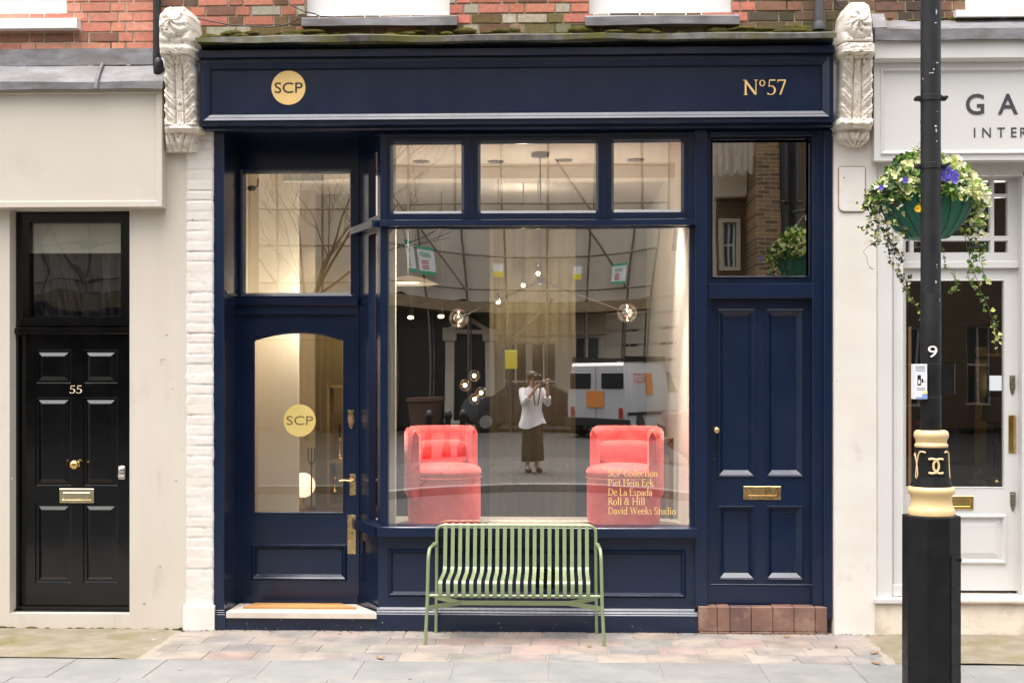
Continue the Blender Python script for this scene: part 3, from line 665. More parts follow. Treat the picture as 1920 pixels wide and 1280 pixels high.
# --- carved console brackets
def console(px0, px1, rows, mir):
    """rows: (py, half width px, centre px, depth); carving is real relief on a fine grid"""
    b = MB(); NU, NV = 64, 300; pts = []
    def row(t):
        f = t*(len(rows)-1); i = min(int(f), len(rows)-2); k = f-i; k2 = k*k*(3-2*k)
        a, c = rows[i], rows[i+1]; return [a[q]+(c[q]-a[q])*(k if q == 0 else k2) for q in range(4)]
    py0, py1 = rows[0][0], rows[-1][0]; grid = []
    # resample uniformly in py
    tab = [row(i/2000) for i in range(2001)]; j = 0
    for v in range(NV+1):
        py = py0+(py1-py0)*v/NV
        while j < 2000 and tab[j][0] < py: j += 1
        _, hw, cx, dep = tab[j]; line = []
        for u in range(NU+1):
            s = u/NU*2-1; px = cx+hw*s; ed = (1-abs(s)**10)
            h = 0.
            if 112 <= py < 238 or 0:                            # acanthus: fluted stem and curled side lobes
                t = (py-112)/126
                h += .011*math.exp(-(s/.2)**2)*(1+.4*math.cos(s*40))
                w = abs(s); lob = t*4.6+w*1.25
                ph = lob % 1.
                h += (.03*math.sin(math.pi*ph)**.6+.007*math.cos(ph*18.8)+.022*math.exp(-((w-.8)/.13)**2)*math.sin(math.pi*ph))*max(0, min(1, (w-.24)/.14))*max(0, min(1, (.97-w)/.12))
                h += 0
                h -= .012*(1 if .2 < w < .27 else 0)
            elif py >= 252:                                     # small leaf under the ledge
                t = (py-252)/(py1-252)
                h += .03*abs(math.sin(s*8.5+t*2.6*(1 if s > 0 else -1)))**.7*(1-abs(s)*.35)
                h += .014*math.exp(-(s/.22)**2)
            elif py < 92:                                       # rosette
                z_ = (py-50)/30; rr_ = math.hypot(s*1.15, z_); a = math.atan2(z_, s)
                h += .042*max(0, 1-rr_)**.4*(.5+.5*abs(math.cos(a*3.5+rr_*4)))+.012*math.exp(-(rr_/.2)**2)
                h -= .01*math.exp(-((rr_-1.05)/.12)**2)
            h += .006*noise.noise((px*.11, py*.11, 1.))+.004*noise.noise((px*.33, py*.33, 5.))
            hole = noise.noise((px*.2, py*.2, 9.))
            if hole > .42: h -= .02*(hole-.42)/.3
            y = -(dep+h)*ed-.0*(1-ed)
            line.append((WX(px,-dep*.5), y, WZ(py,px,-dep*.5)))
        line = [(line[0][0], .06, line[0][2])]+line+[(line[-1][0], .06, line[-1][2])]
        grid.append(line)
    b.loft(grid, closed=False)
    top = grid[0]; b.face(top); b.face(grid[-1])
    return b.build('console_bracket', STUCCO, shop, smooth=50)
console(300, 378, [(18,8,337,.1),(20,18,337,.2),(26,27,336,.26),(38,32.5,335,.3),(60,34,335,.32),(80,35,336,.32),(92,35.5,336,.3),(98,35.5,337,.31),(108,35,337,.3),(113,31,339,.25),(124,29,340,.22),(136,31.5,342,.19),(180,32.5,342,.15),(236,34,343,.13),(238,36,344,.17),(244,36.5,344,.19),(250,36,344,.17),(253,32,341,.1),(268,32,341,.09),(286,31,340,.04)], 1)
console(1566, 1640, [(10,8,1604,.1),(12,18,1604,.2),(20,25,1604,.26),(34,29,1603,.29),(60,31.5,1603,.3),(84,33.5,1603,.3),(88,34,1603,.26),(91,37,1603,.31),(106,37,1603,.31),(110,34,1603,.24),(118,32,1603,.2),(160,33.5,1603,.16),(226,34.5,1602,.13),(228,37,1600,.18),(236,37.5,1600,.2),(243,36,1600,.17),(246,33,1600,.1),(262,33,1599,.09),(268,26,1600,.06),(276,13,1601,.05)], -1)
# --- pipe on the wall and cables
b = MB(); xc = WX(1535,-.06); b.tube([(xc,-.07,WZ(50,1535,-.06)),(xc,-.07,zt)], .037, 14); b.lathe((xc,-.07,WZ(50,1535,-.06)-.03), [(.05,0),(.05,.03),(.04,.06)], 14); b.build('waste_pipe', GPIPE, shop, smooth=50)
def cbl(label, pts, r=.005):
    c_ = MB(); c_.tube([(WX(a,-.03), -.03, WZ(c,a,-.03)) for a, c in pts], r, 6); tag(c_.build('cable', CABLEM, None), label, 'cable', 'cables on the brick above the shopfront')
cbl('thin black cable sagging along the mossy brick beside the left console bracket', [(370,35),(395,40),(430,47),(470,50),(510,51),(540,46),(575,28)])
cbl('black cable hanging down the brick to the left white window', [(480,-60),(520,-10),(545,10),(570,22),(590,26),(600,31),(640,33)])
cbl('short black cable looping above the right console bracket', [(1560,-40),(1565,0),(1575,14),(1590,12)], .006)
# ================================================================ cream building on the left
cb_ = thing('cream_building', 'cream rendered building with black panelled door numbered fifty five', 'building', (WX(150), 0, 0))
LX = WX(-420)
do = R4(18,393,243,1150,0.0)
b = MB(); b.plate(LX, WX(350), -.03, WZ(160,150), 0.0, .4, [do])
wall = b.build('wall', CREAM, cb_)
b = MB()                                                       # dirt line and moss at the foot of the wall
for i in range(46):
    x = random.uniform(WX(-10), WX(345)) ; b.ball((x, -.008, random.uniform(-.004,.008)), random.uniform(.008,.03), 7, 5, (1.6,.5,.4))
struct(b.build('moss', MOSS, wall, smooth=60), 'stuff')
x0, x1, z0, z1 = R4(-420,166,305,390,-.1)
b = MB(); b.frame(x0, x1, z0, z1, [(0,0.0),(0,-.112),(.003,-.115),(.042,-.115),(.046,-.111),(.048,-.098),(.056,-.098)])
b.build('fascia_board', CREAMB, cb_)
b = MB()
za, zb_, zc_, zd = WZ(168,150,-.16), WZ(154,150,-.16), WZ(124,150,-.02), WZ(92,150,-.01)
b.extx(LX, WX(305,-.16), [(-.165,za),(-.165,zb_),(-.155,zb_+.006),(-.03,zc_),(0.0,zc_),(0.0,za+.03),(-.15,za+.004)], n=60, wav=.016, seed=3.)
b.tube([(WX(193,-.02),-.03,zc_+.01),(WX(186,-.1),-.1,(zb_+zc_)/2+.012),(WX(182,-.16),-.168,zb_+.012),(WX(181,-.16),-.172,za)], .016, 8)
b.build('lead_roof', LEAD, cb_, smooth=40)
b = MB(); b.extx(LX, WX(288), [(-.012,zc_-.0),(-.024,zc_+.004),(-.014,zd),(.05,zd),(.05,zc_)], n=40, wav=.008, seed=8.)
for q in (46,172,243): b.box(WX(q)-.02, WX(q)+.02, -.03, -.01, zc_-.012, zc_+.006, .004)
b.build('lead_flashing', LEAD, cb_, smooth=40)
def pal_l(x, z, r):
    c = r.choice([(.64,.27,.185),(.68,.31,.22),(.6,.24,.165),(.63,.27,.19),(.55,.22,.15)])
    if z < WZ(58,100)+.0 and z > WZ(70,100) and WX(0) < x < WX(200): c = lerp(c, (.15,.09,.06), .7)
    return jit(c, r, .1)
zs0 = WZ(55,70,-.06)
ww = (WX(-260,.1), WX(132,.1), WZ(30,70), 5.9)
brickwork('brick_wall', LX, WX(301), zd-.02, 6.6, .012, cb_, pal_l, MORTAR, [ww])
b = MB(); b.plate(ww[0], ww[1], ww[2], ww[3], .1, .2, [(ww[0]+.1, ww[1]-.07, ww[2]+.14, ww[3]-.1)]); b.box(ww[0], ww[1], .08, .1, ww[2], ww[2]+.035, .004)
wf = b.build('window', WHITEW, cb_)
g = MB(); g.face([(ww[0]+.05,.15,ww[2]+.1),(ww[1]-.05,.15,ww[2]+.1),(ww[1]-.05,.15,ww[3]-.05),(ww[0]+.05,.15,ww[3]-.05)]); g.build('pane', GLZD, wf)
b = MB(); x0, x1, z0, z1 = R4(-280,36,145,55,-.06); b.extx(x0, x1, [(-.07,z0),(-.07,z1-.004),(-.06,z1),(.1,z1+.02),(.1,z0)], n=4); b.build('sill', WHITEW, wf)
b = MB(); xc = WX(294,-.06); b.tube([(xc,-.055,WZ(118,294,-.06)),(xc,-.055,6.6)], .029, 14)
b.lathe((WX(297,-.08),-.08,WZ(139,297,-.08)), [(.03,0),(.036,.02),(.04,.07),(.034,.1),(.02,.12)], 14)
b.tube([(WX(290,-.08),-.09,WZ(140,290,-.08)),(WX(289,-.08),-.1,WZ(120,289,-.08)),(WX(297,-.08),-.09,WZ(95,297,-.08))], .004, 6)
b.build('drainpipe', IRON, cb_, smooth=50)
# door 55
Y1 = .12
fo = (WX(28,Y1), WX(246,Y1), WZ(1148,140,Y1), WZ(393,140,Y1)+.02)
fg = R4(56,417,228,594,Y1+.02); dl = R4(38,628,246,1135,Y1+.03)
b = MB(); b.plate(fo[0], fo[1], fo[2], fo[3], Y1, Y1+.1, [(fg[0],fg[1],fg[2],fg[3]), (dl[0],fo[1]+.1,dl[2],dl[3])])
b.frame(fg[0], fg[1], fg[2], fg[3], [(0,Y1),(.004,Y1+.02),(.004,Y1+.06)], cap=False)
a, c = WZ(626,140,Y1), WZ(615,140,Y1); b.box(fo[0], fo[1], Y1-.03, Y1, a, c, .004)
b.box(fo[0]+.02, fo[1], Y1-.018, Y1, WZ(612,140,Y1), WZ(597,140,Y1), .006)
a, c = WZ(1147,140,Y1), WZ(1135.5,140,Y1); b.loft([[(fo[0],Y1-.04,a),(fo[1],Y1-.04,a),(fo[1],Y1+.1,a),(fo[0],Y1+.1,a)], [(fo[0],Y1-.04,a+.02),(fo[1],Y1-.04,a+.02),(fo[1],Y1+.1,c),(fo[0],Y1+.1,c)]], cap0=True, cap1=True)
df = b.build('door_frame', BLACKP, cb_)
MARK = mat('wall_stain', (.36,.3,.24), (.45,.38,.31), rough=.9, nscale=30)
for (cx_, cy_, r_) in ((306,677,.02),(313,627,.006),(324,728,.004),(22,897,.004),(330,900,.005),(300,1060,.006),(270,1130,.007)):
    b = MB(); a0 = cx_*.7; b.tube([(WX(cx_)+r_*math.cos(a0+q*.45)*(1 if r_ > .01 else 1.6), -.001, WZ(cy_,cx_)+r_*math.sin(a0+q*.45)*(1 if r_ > .01 else .4)) for q in range(10 if r_ > .01 else 13)], .0014 if r_ > .01 else .0022, 5); b.build('wall_mark', MARK, wall)
g = MB(); g.face([(fg[0],Y1+.05,fg[2]),(fg[1],Y1+.05,fg[2]),(fg[1],Y1+.05,fg[3]),(fg[0],Y1+.05,fg[3])]); g.build('pane', glass('fanlight_glass', .1, .8, (.92,.93,.9), wob=.1, wscale=2.5), df)
CLOTH = mat('dark_drape', (.02,.021,.03), (.05,.05,.06), rough=.8, nscale=2, stretch=(6,6,.6), nlo=.45, nhi=.6)
b = MB(); b.face([(fg[0]-.05,Y1+.2,fg[2]-.1),(fg[1]+.05,Y1+.2,fg[2]-.1),(fg[1]+.05,Y1+.2,fg[3]+.1),(fg[0]-.05,Y1+.2,fg[3]+.1)])
lpz = []
for k in range(13):
    t = k/12; z_ = fg[2]-.05+(fg[3]-fg[2]+.1)*(1-t)
    lpz.append([(fg[0]+(fg[1]-fg[0])*i/40, Y1+.15-.03*math.sin(i*.8+t*2.5)+.02*math.sin(i*1.9-t*3), z_) for i in range(41)])
b.loft(lpz, closed=False)
for k in range(5):                                               # folds of cloth hanging across
    xx = fg[0]+.14+k*.05
    b.tube([(xx-.08,Y1+.1,fg[3]-.22),(xx,Y1+.1,fg[3]-.36),(xx+.06,Y1+.1,fg[2]+.14),(xx+.1,Y1+.1,fg[2]-.02)], [.004,.012,.009,.005], 6)
b.build('drape', CLOTH, df, smooth=60)
b = MB(); zz = WZ(475,140,Y1+.08); b.box(fg[0]-.02, fg[1]+.02, Y1+.075, Y1+.08, zz, fg[3]+.06); b.build('roller_blind', mat('blind_cloth', (.8,.77,.68), (.72,.69,.6), rough=.8, nscale=3, trans=.2), df)
Y2 = Y1+.035
pans = []
for c0, c1 in ((66,133),(156,220)):
    for r0, r1 in ((655,719),(744,911),(943,1093)):
        pans.append(R4(c0,r0,c1,r1,Y2))
b = MB(); b.plate(dl[0], dl[1]+.02, dl[2], dl[3], Y2, Y2+.05, pans)
for q in pans: b.frame(*q, [(0,Y2),(.004,Y2+.012),(.009,Y2+.014),(.024,Y2+.014),(.05,Y2-.0),(.054,Y2-.001)])
door = b.build('panelled_door', BLACKP, cb_)
vs, fs = serif_mesh('55'); put_text('number_lettering', vs, fs, WX(130.5,Y2), WX(154,Y2), WZ(737,142,Y2), WZ(722.5,142,Y2), Y2-.002, .004, GOLDT if 0 else mat('brass_numeral', (.86,.72,.48), (.8,.66,.42), rough=.35, spec=.5, nscale=9), door)
b = MB(); b.discy((WX(144,Y2),Y2,WZ(870,144,Y2)), [(.026,0),(.026,-.006),(.014,-.012),(.014,-.03),(.026,-.04),(.036,-.055),(.036,-.068),(.026,-.08),(.01,-.085)], 22); b.build('door_knob', PBRASS, door, smooth=50)
b = MB(); b.discy((WX(166,Y2),Y2,WZ(865,166,Y2)), [(.009,0),(.008,-.004)], 10); b.build('keyhole', BRASS, door)
b = MB(); x0, x1, z0, z1 = R4(221.5,872,237,899,Y2); b.box(x0, x1, Y2-.02, Y2, z0, z1, .014); b.box(x0+.008, x1-.008, Y2-.034, Y2-.02, (z0+z1)/2-.004, z1-.012, .01); b.box(x0+.006, x1-.006, Y2-.026, Y2-.02, z0+.014, z0+.036, .004); b.build('door_lock', CHROME, door, smooth=50)
b = MB(); x0, x1, z0, z1 = R4(112,915.5,176.5,942,Y2); b.frame(x0, x1, z0, z1, [(0,Y2),(0,-.008+Y2),(.003,Y2-.01),(.022,Y2-.01),(.026,Y2-.006),(.028,Y2-.008),(.034,Y2-.011)]); b.build('letter_plate', mat('pale_brass', (.78,.68,.45), (.68,.57,.35), rough=.25, metal=1., nscale=8), door)
# ================================================================ grey building on the right
gb = thing('grey_building', 'pale grey interiors shop building with glazed door and brass letter plate', 'shop', (WX(1850), 0, 0))
RX = WX(2350)
def pal_r(x, z, r):
    c = r.choice([(.2,.11,.075),(.16,.095,.07),(.26,.14,.09),(.09,.065,.05),(.3,.15,.1)])
    if z < WZ(34,1750): c = lerp(c, (.13,.12,.05), .55)
    return jit(c, r)
w3 = (WX(1803,.1), WX(2110,.1), WZ(20,1850), 5.9)
zl_ = WZ(72,1780,-.1)
bwr = brickwork('brick_wall', WX(1640), RX, zl_, 6.6, .004, gb, pal_r, MORTARD, [w3])
b = MB()
for i in range(40): b.ball((random.uniform(WX(1660), WX(1920)), -.01, WZ(44,1780)+random.uniform(0,.04)), random.uniform(.015,.05), 7, 5, (1.5,.5,.35))
struct(b.build('moss', MOSS, bwr, smooth=60), 'stuff')
b = MB(); b.plate(w3[0], w3[1], w3[2], w3[3], .1, .2, [(w3[0]+.07, w3[1]-.07, w3[2]+.14, w3[3]-.1)]); wf = b.build('window', WHITEW, gb)
g = MB(); g.face([(w3[0]+.05,.15,w3[2]+.1),(w3[1]-.05,.15,w3[2]+.1),(w3[1]-.05,.15,w3[3]-.05),(w3[0]+.05,.15,w3[3]-.05)]); g.build('pane', GLZD, wf)
b = MB(); x0, x1, z0, z1 = R4(1792,17,2130,31,-.06); b.extx(x0, x1, [(-.07,z0),(-.07,z1-.004),(-.06,z1),(.1,z1+.02),(.1,z0)], n=30, wav=.008); b.build('sill', WHITEW, wf)
b = MB(); b.extx(WX(1641,-.2), RX, [(-.2,WZ(74,1780,-.2)),(-.2,WZ(53,1780,-.2)),(-.15,WZ(49,1780,-.2)),(0.0,WZ(36,1780)),(0.0,WZ(72,1780,-.2))], n=50, wav=.014, seed=6.); b.build('lead_capping', LEAD, gb, smooth=40)
b = MB(); b.extx(WX(1634,-.12), WX(1658,-.12), [(-.15,WZ(70,1646,-.15)),(-.19,WZ(52,1646,-.15)),(-.12,WZ(22,1646,-.15)),(-.0,WZ(18,1646,-.15)),(0.0,WZ(70,1646,-.15))], n=6, wav=.03, seed=1.); b.build('lead_flashing', LEAD, gb, smooth=50)
z = lambda p, y: WZ(p, 1780, y)
b = MB(); b.extx(WX(1641,-.17), RX, [(0.0,z(75,-.17)),(-.165,z(75,-.17)),(-.165,z(108.5,-.165)),(-.15,z(111,-.15)),(-.12,z(116,-.12)),(0.0,z(116,-.12))], n=2); b.build('cornice', GREY, gb)
x0, x1, z0, z1 = R4(1639,115,2350,300,-.1); xx = WX(1655,-.1)
b = MB(); b.frame(x0, x1, z0, z1, [(0,0.0),(0,-.098),(.002,-.1),(.045,-.1),(.05,-.112),(.058,-.112),(.062,-.1),(.07,-.09),(.078,-.088)]); fa = b.build('fascia_board', GREY, gb)
vs, fs = text_mesh('GA', 1.9, .012); put_text('sign_lettering', vs, fs, WX(1811,-.09), WX(1908.5,-.09), WZ(215,1860,-.09), WZ(176,1860,-.09), -.0885, .004, GREYINK, fa)
vs, fs = text_mesh('INTE', 1.75, .003); put_text('sign_lettering', vs, fs, WX(1826,-.09), WX(1906,-.09), WZ(257.5,1866,-.09), WZ(239.5,1866,-.09), -.0885, .003, GREYINK, fa)
vs, fs = text_mesh('R', 1.); put_text('sign_lettering', vs, fs, WX(1913,-.09), WX(1925,-.09), WZ(257.5,1918,-.09), WZ(239.5,1918,-.09), -.0885, .003, GREYINK, fa)
# base wall and pilaster
b = MB(); x0, x1, z0, z1 = R4(1643,1120,2350,1192,0); z1 = WZ(1132,1700,-.02)
n = 70; lp = []
for k in range(n+1):
    x = WX(1640)+(RX-WX(1640))*k/n; q = .008*noise.noise((x*6,1,0))
    lp.append([(x,-.035+q,-.04),(x,-.03+q*.6,z1*.4),(x,-.022+q*.4,z1),(x,.4,z1),(x,.4,-.04)])
b.loft(lp, cap0=True, cap1=True); bs = b.build('base_wall', mat('rough_cream_render', (.7,.62,.52), (.6,.52,.42), rough=.85, spec=.2, nscale=3, bump=.6, bscale=26, bump2=.3, bscale2=7, c3=(.38,.32,.24), n3scale=3, n3lo=.52, n3hi=.7), gb, smooth=50)
b = MB(); zt_ = WZ(300,1660,.0); zb_ = WZ(1122,1660,0)
b.box(WX(1645), WX(1673), 0.0, .3, z1, zt_, .004); b.box(WX(1673), WX(1696), .03, .3, z1, zt_, .004); b.box(WX(1677), WX(1681), .022, .06, z1, zt_, .002)
b.box(WX(1640,-.04), WX(1710,-.04), -.045, .2, WZ(1132,1680,-.04), WZ(1121,1680,-.04), .008); b.box(WX(1674), WX(1697), .02, .1, WZ(1118,1680,0), WZ(1096,1680,0), .004)
b.box(WX(1640), RX, .06, .4, WZ(330,1800,.06), zt_, .003)
b.build('pilaster', GREY, gb)
YG = .16
GLZ2 = glass('grey_shop_glass', .11, .9, (.95,.95,.93), wob=.05, wscale=1.6)
tx = R4(1690,322,1908,490,YG); dd = R4(1693,505,1908,1106,YG)
tw = R4(1700,336,1893,476,YG)
b = MB(); hs = []
xs = [1700,1707,1712,1857,1865,1892]; 
for e0, e1 in ((1698,1706),(1713,1857),(1864,1890)):
    for q0, q1 in ((338,364),(369,443),(451,474)):
        hs.append(R4(e0,q0,e1,q1,YG))
zr0, zr1 = WZ(505,1800,YG), WZ(330,1800,YG)+.02
b.plate(WX(1690,YG), WX(1908,YG), zr0, zr1, YG, YG+.06, hs)
for h in hs: b.frame(*h, [(0,YG),(.004,YG+.012),(.004,YG+.04)], cap=False)
b.box(WX(1690,YG), WX(1908,YG), YG-.03, YG, WZ(504,1800,YG), WZ(490,1800,YG), .006)
b.box(WX(1908,YG), RX, YG-.1, YG+.2, .12, zr1, .005)
tf = b.build('transom_window_frame', GREY, gb)
g = MB(); g.face([(tw[0],YG+.035,tw[2]),(tw[1],YG+.035,tw[2]),(tw[1],YG+.035,tw[3]),(tw[0],YG+.035,tw[3])]); g.build('pane', GLZ2, tf)
gl = R4(1698,525,1883,914,YG); bp = R4(1706,964,1886,1056,YG)
b = MB(); b.plate(dd[0], dd[1], dd[2], dd[3], YG, YG+.05, [gl, bp])
b.frame(*gl, [(0,YG),(.003,YG-.004),(.006,YG+.01),(.006,YG+.04)], cap=False)
b.frame(*bp, [(0,YG),(.004,YG-.012),(.016,YG-.014),(.022,YG),(.03,YG+.014),(.08,YG+.004),(.085,YG+.004)])
dr_ = b.build('glazed_door', GREY, gb)
g = MB(); g.face([(gl[0],YG+.025,gl[2]),(gl[1],YG+.025,gl[2]),(gl[1],YG+.025,gl[3]),(gl[0],YG+.025,gl[3])]); g.build('pane', GLZ2, dr_)
def pull(mb, px, py0, py1, w, y):
    x0, x1, z0, z1 = R4(px-w, py0, px+w, py1, y); xm = (x0+x1)/2
    mb.loft([[(x0,q,z0+.045),(xm-.006,q,z0),(xm+.006,q,z0),(x1,q,z0+.045),(x1,q,z1),(x0,q,z1)] for q in (y,y-.006)], cap1=True)
    mb.box(x0+.004, x1-.004, y-.016, y-.006, z1-.06, z1-.012, .004); mb.discy((xm,y-.006,z0+.05), [(.014,0),(.011,-.012)], 14)
b = MB(); pull(b, 1898, 704, 739, 5, YG); b.build('cylinder_pull', PEWTER, dr_, smooth=40)
b = MB(); pull(b, 1899, 922, 957, 5, YG); b.build('cylinder_pull', PEWTER, dr_, smooth=40)
b = MB(); x0, x1, z0, z1 = R4(1890.5,778,1905,849,YG); b.box(x0, x1, YG-.006, YG, z0, z1, .002)
for q in (x0+.008, x1-.008):
    for w in (z0+.01, z1-.01): b.discy((q,YG-.006,w), [(.004,0),(.003,-.002)], 8)
b.build('push_plate', PBRASS, dr_)
b = MB(); x0, x1, z0, z1 = R4(1762,929,1825,954.5,YG); b.frame(x0, x1, z0, z1, [(0,YG),(0,YG-.006),(.003,YG-.008),(.022,YG-.008),(.025,YG-.003),(.028,YG-.003)]); b.build('letter_plate', PBRASS, dr_)
b = MB(); x0, x1, z0, z1 = R4(1696,1121,2350,1134,-.03); b.extx(x0, x1, [(.3,z1+.005),(-.035,z1-.004),(-.05,z1-.02),(-.05,z0+.015),(-.035,z0),(.3,z0)], n=10, wav=.006); b.build('step', STONE, gb, smooth=40)
b = MB(); x0, x1 = WX(1700,YG), RX; b.box(x0, x1, -.02, YG+.1, .15, .2); b.build('threshold', STONE, gb)
# dark rooms behind the glass of the grey shop, with what shows in it
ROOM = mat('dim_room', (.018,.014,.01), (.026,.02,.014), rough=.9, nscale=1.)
def open_box(mb, x0, x1, y0, y1, z0, z1):
    mb.loft([[(x0,y,z0),(x1,y,z0),(x1,y,z1),(x0,y,z1)] for y in (y0, y1)], cap1=True)
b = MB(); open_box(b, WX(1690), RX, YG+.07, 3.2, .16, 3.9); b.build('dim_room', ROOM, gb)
# dim room behind number 57's overlight
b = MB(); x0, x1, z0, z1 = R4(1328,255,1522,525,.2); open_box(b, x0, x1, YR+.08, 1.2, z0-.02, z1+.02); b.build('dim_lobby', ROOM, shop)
# ================================================================ inside the navy shop
def pt(px, py, y): return Vector((WX(px,y), y, WZ(py,px,y)))
IW = mat('cream_wall_paint', (.78,.69,.52), (.74,.65,.48), rough=.8, spec=.2, nscale=1.)
IC = mat('cream_ceiling_paint', (.74,.65,.53), (.7,.61,.49), rough=.8, spec=.2, nscale=1.)
DK = mat('dark_wall_paint', (.011,.0095,.008), (.016,.014,.011), rough=.85, nscale=1.2)
OLV = mat('mustard_wall_paint', (.19,.13,.035), (.15,.1,.03), rough=.8, nscale=1.5)
FLOORM = mat('dark_floor_boards', (.045,.035,.027), (.07,.052,.037), rough=.5, nscale=4, stretch=(1,8,1))
PANELM = mat('backdrop_cloth', (.12,.092,.042), (.095,.072,.032), rough=.9, nscale=2, stretch=(6,1,.5))
ZC = 3.72; ZF = .1; ZP = .715; YI = .14
LXI, RXI = WX(447,YD)-.12, WX(1294,.1)+.01; YBK = 5.2
b = MB(); b.face([(LXI,YD+.1,ZF),(RXI,YD+.1,ZF),(RXI,YBK,ZF),(LXI,YBK,ZF)]); b.build('shop_floor', FLOORM, shop)
b = MB(); b.box(LXI-.1, RXI+.02, YD+.13, YBK, ZC, ZC+.1); b.box(A.x+.02, RXI+.02, .1, YD+.13, ZC, ZC+.1); b.box(LXI, RXI, 1.5, 1.75, ZC-.13, ZC); cl = b.build('shop_ceiling', IC, shop)
SPOTM = mat('spot_rim', (.02,.02,.02), (.03,.03,.03), rough=.4)
for px, py in ((790,301),(930,302),(1058,300),(1192,300)):
    zc_ = ZC; yy = (CH-zc_)/((py-705)/FPX)-D
    b = MB(); b.lathe((WX(px,yy), yy, ZC-.01), [(.07,0),(.07,.02)], 16); b.build('ceiling_spot', SPOTM, cl)
b = MB(); b.face([(LXI,YBK,ZF),(RXI,YBK,ZF),(RXI,YBK,ZC),(LXI,YBK,ZC)]); b.build('back_wall', DK, shop)
b = MB(); b.box(RXI, RXI+.06, .1, YBK, ZF, ZC); b.build('side_wall', mat('white_wall_paint', (.84,.79,.7), (.8,.75,.66), rough=.8, nscale=1.), shop)
b = MB(); b.box(LXI-.06, LXI, YD+.08, YBK, ZF, ZC); b.build('side_wall', IW, shop)
b = MB(); x0 = WX(430,1.4); x1 = WX(559,1.4); b.box(x0, x1, 1.4, 1.46, ZF, ZC, .003); b.build('partition_wall', IW, shop)
b = MB(); b.box(WX(540,3.1), WX(590,3.1), 3.1, 3.16, ZF, ZC, .003); b.build('partition_wall', mat('tan_wall_paint', (.4,.32,.19), (.37,.29,.17), rough=.8, nscale=1.), shop)
b = MB(); b.box(WX(560,3.4), WX(668,3.4), 3.4, 3.45, ZF, ZC); b.build('mustard_wall', OLV, shop)
b = MB(); b.box(A.x+.02, A.x+.1, .14, .2, ZP, ZC); b.build('reveal_lining', IW, shop)
# window platform
PLT = mat('platform_paint', (.34,.3,.26), (.3,.26,.22), rough=.5, nscale=3)  # paint lightened to bounce spot light onto the chair bases
b = MB(); pl_ = [(A.x+.02,.11),(RXI-.005,.11),(RXI-.005,1.35),(B.x+.06,1.35),(B.x+.06,YD)]; b.loft([[(x,y,z_) for x, y in pl_] for z_ in (ZF+.005, ZP)], cap0=True, cap1=True); b.build('window_platform', PLT, shop)
# backdrop panel hung behind the chairs
bd = MB(); x0, x1 = WX(918,1.95), WX(1079,1.95)
lp = [[(x0+(x1-x0)*i/60, 1.95+.012*math.sin(i*.9)*(1 if i > 2 else 0), z_) for i in range(61)] for z_ in (ZF+.02, 3.27)]
lp2 = [[(p[0], p[1]+.03, p[2]) for p in l] for l in lp]
bd.loft(lp, closed=False); bd.loft(lp2, closed=False)
tag(bd.build('backdrop_curtain', PANELM, None, smooth=60), 'tall beige hanging backdrop between the two coral armchairs', 'curtain')
# dark leaning picture frame and side unit by the right wall
WOODD = mat('dark_wood', (.06,.035,.02), (.1,.06,.035), rough=.5, nscale=5, stretch=(8,8,1))
t = thing('leaning_frame', 'dark wooden frame leaning on the white wall behind the right armchair', 'frame', (WX(1254,1.25),1.25,ZP))
b = MB(); x0, x1, z0, z1 = R4(1238,820,1262,985,1.25); b.box(x0, x0+.035, 1.24, 1.28, ZP, z1, .004); b.box(x1-.035, x1, 1.2, 1.24, ZP, z1-.02, .004); b.box(x0, x1, 1.2, 1.28, z1-.04, z1, .004); b.build('frame_rail', WOODD, t)
b = MB(); b.box(x0+.036, x1-.036, 1.25, 1.265, ZP, z1-.041); b.build('frame_panel', mat('brown_board', (.22,.13,.07), (.17,.1,.055), rough=.6, nscale=4), t)
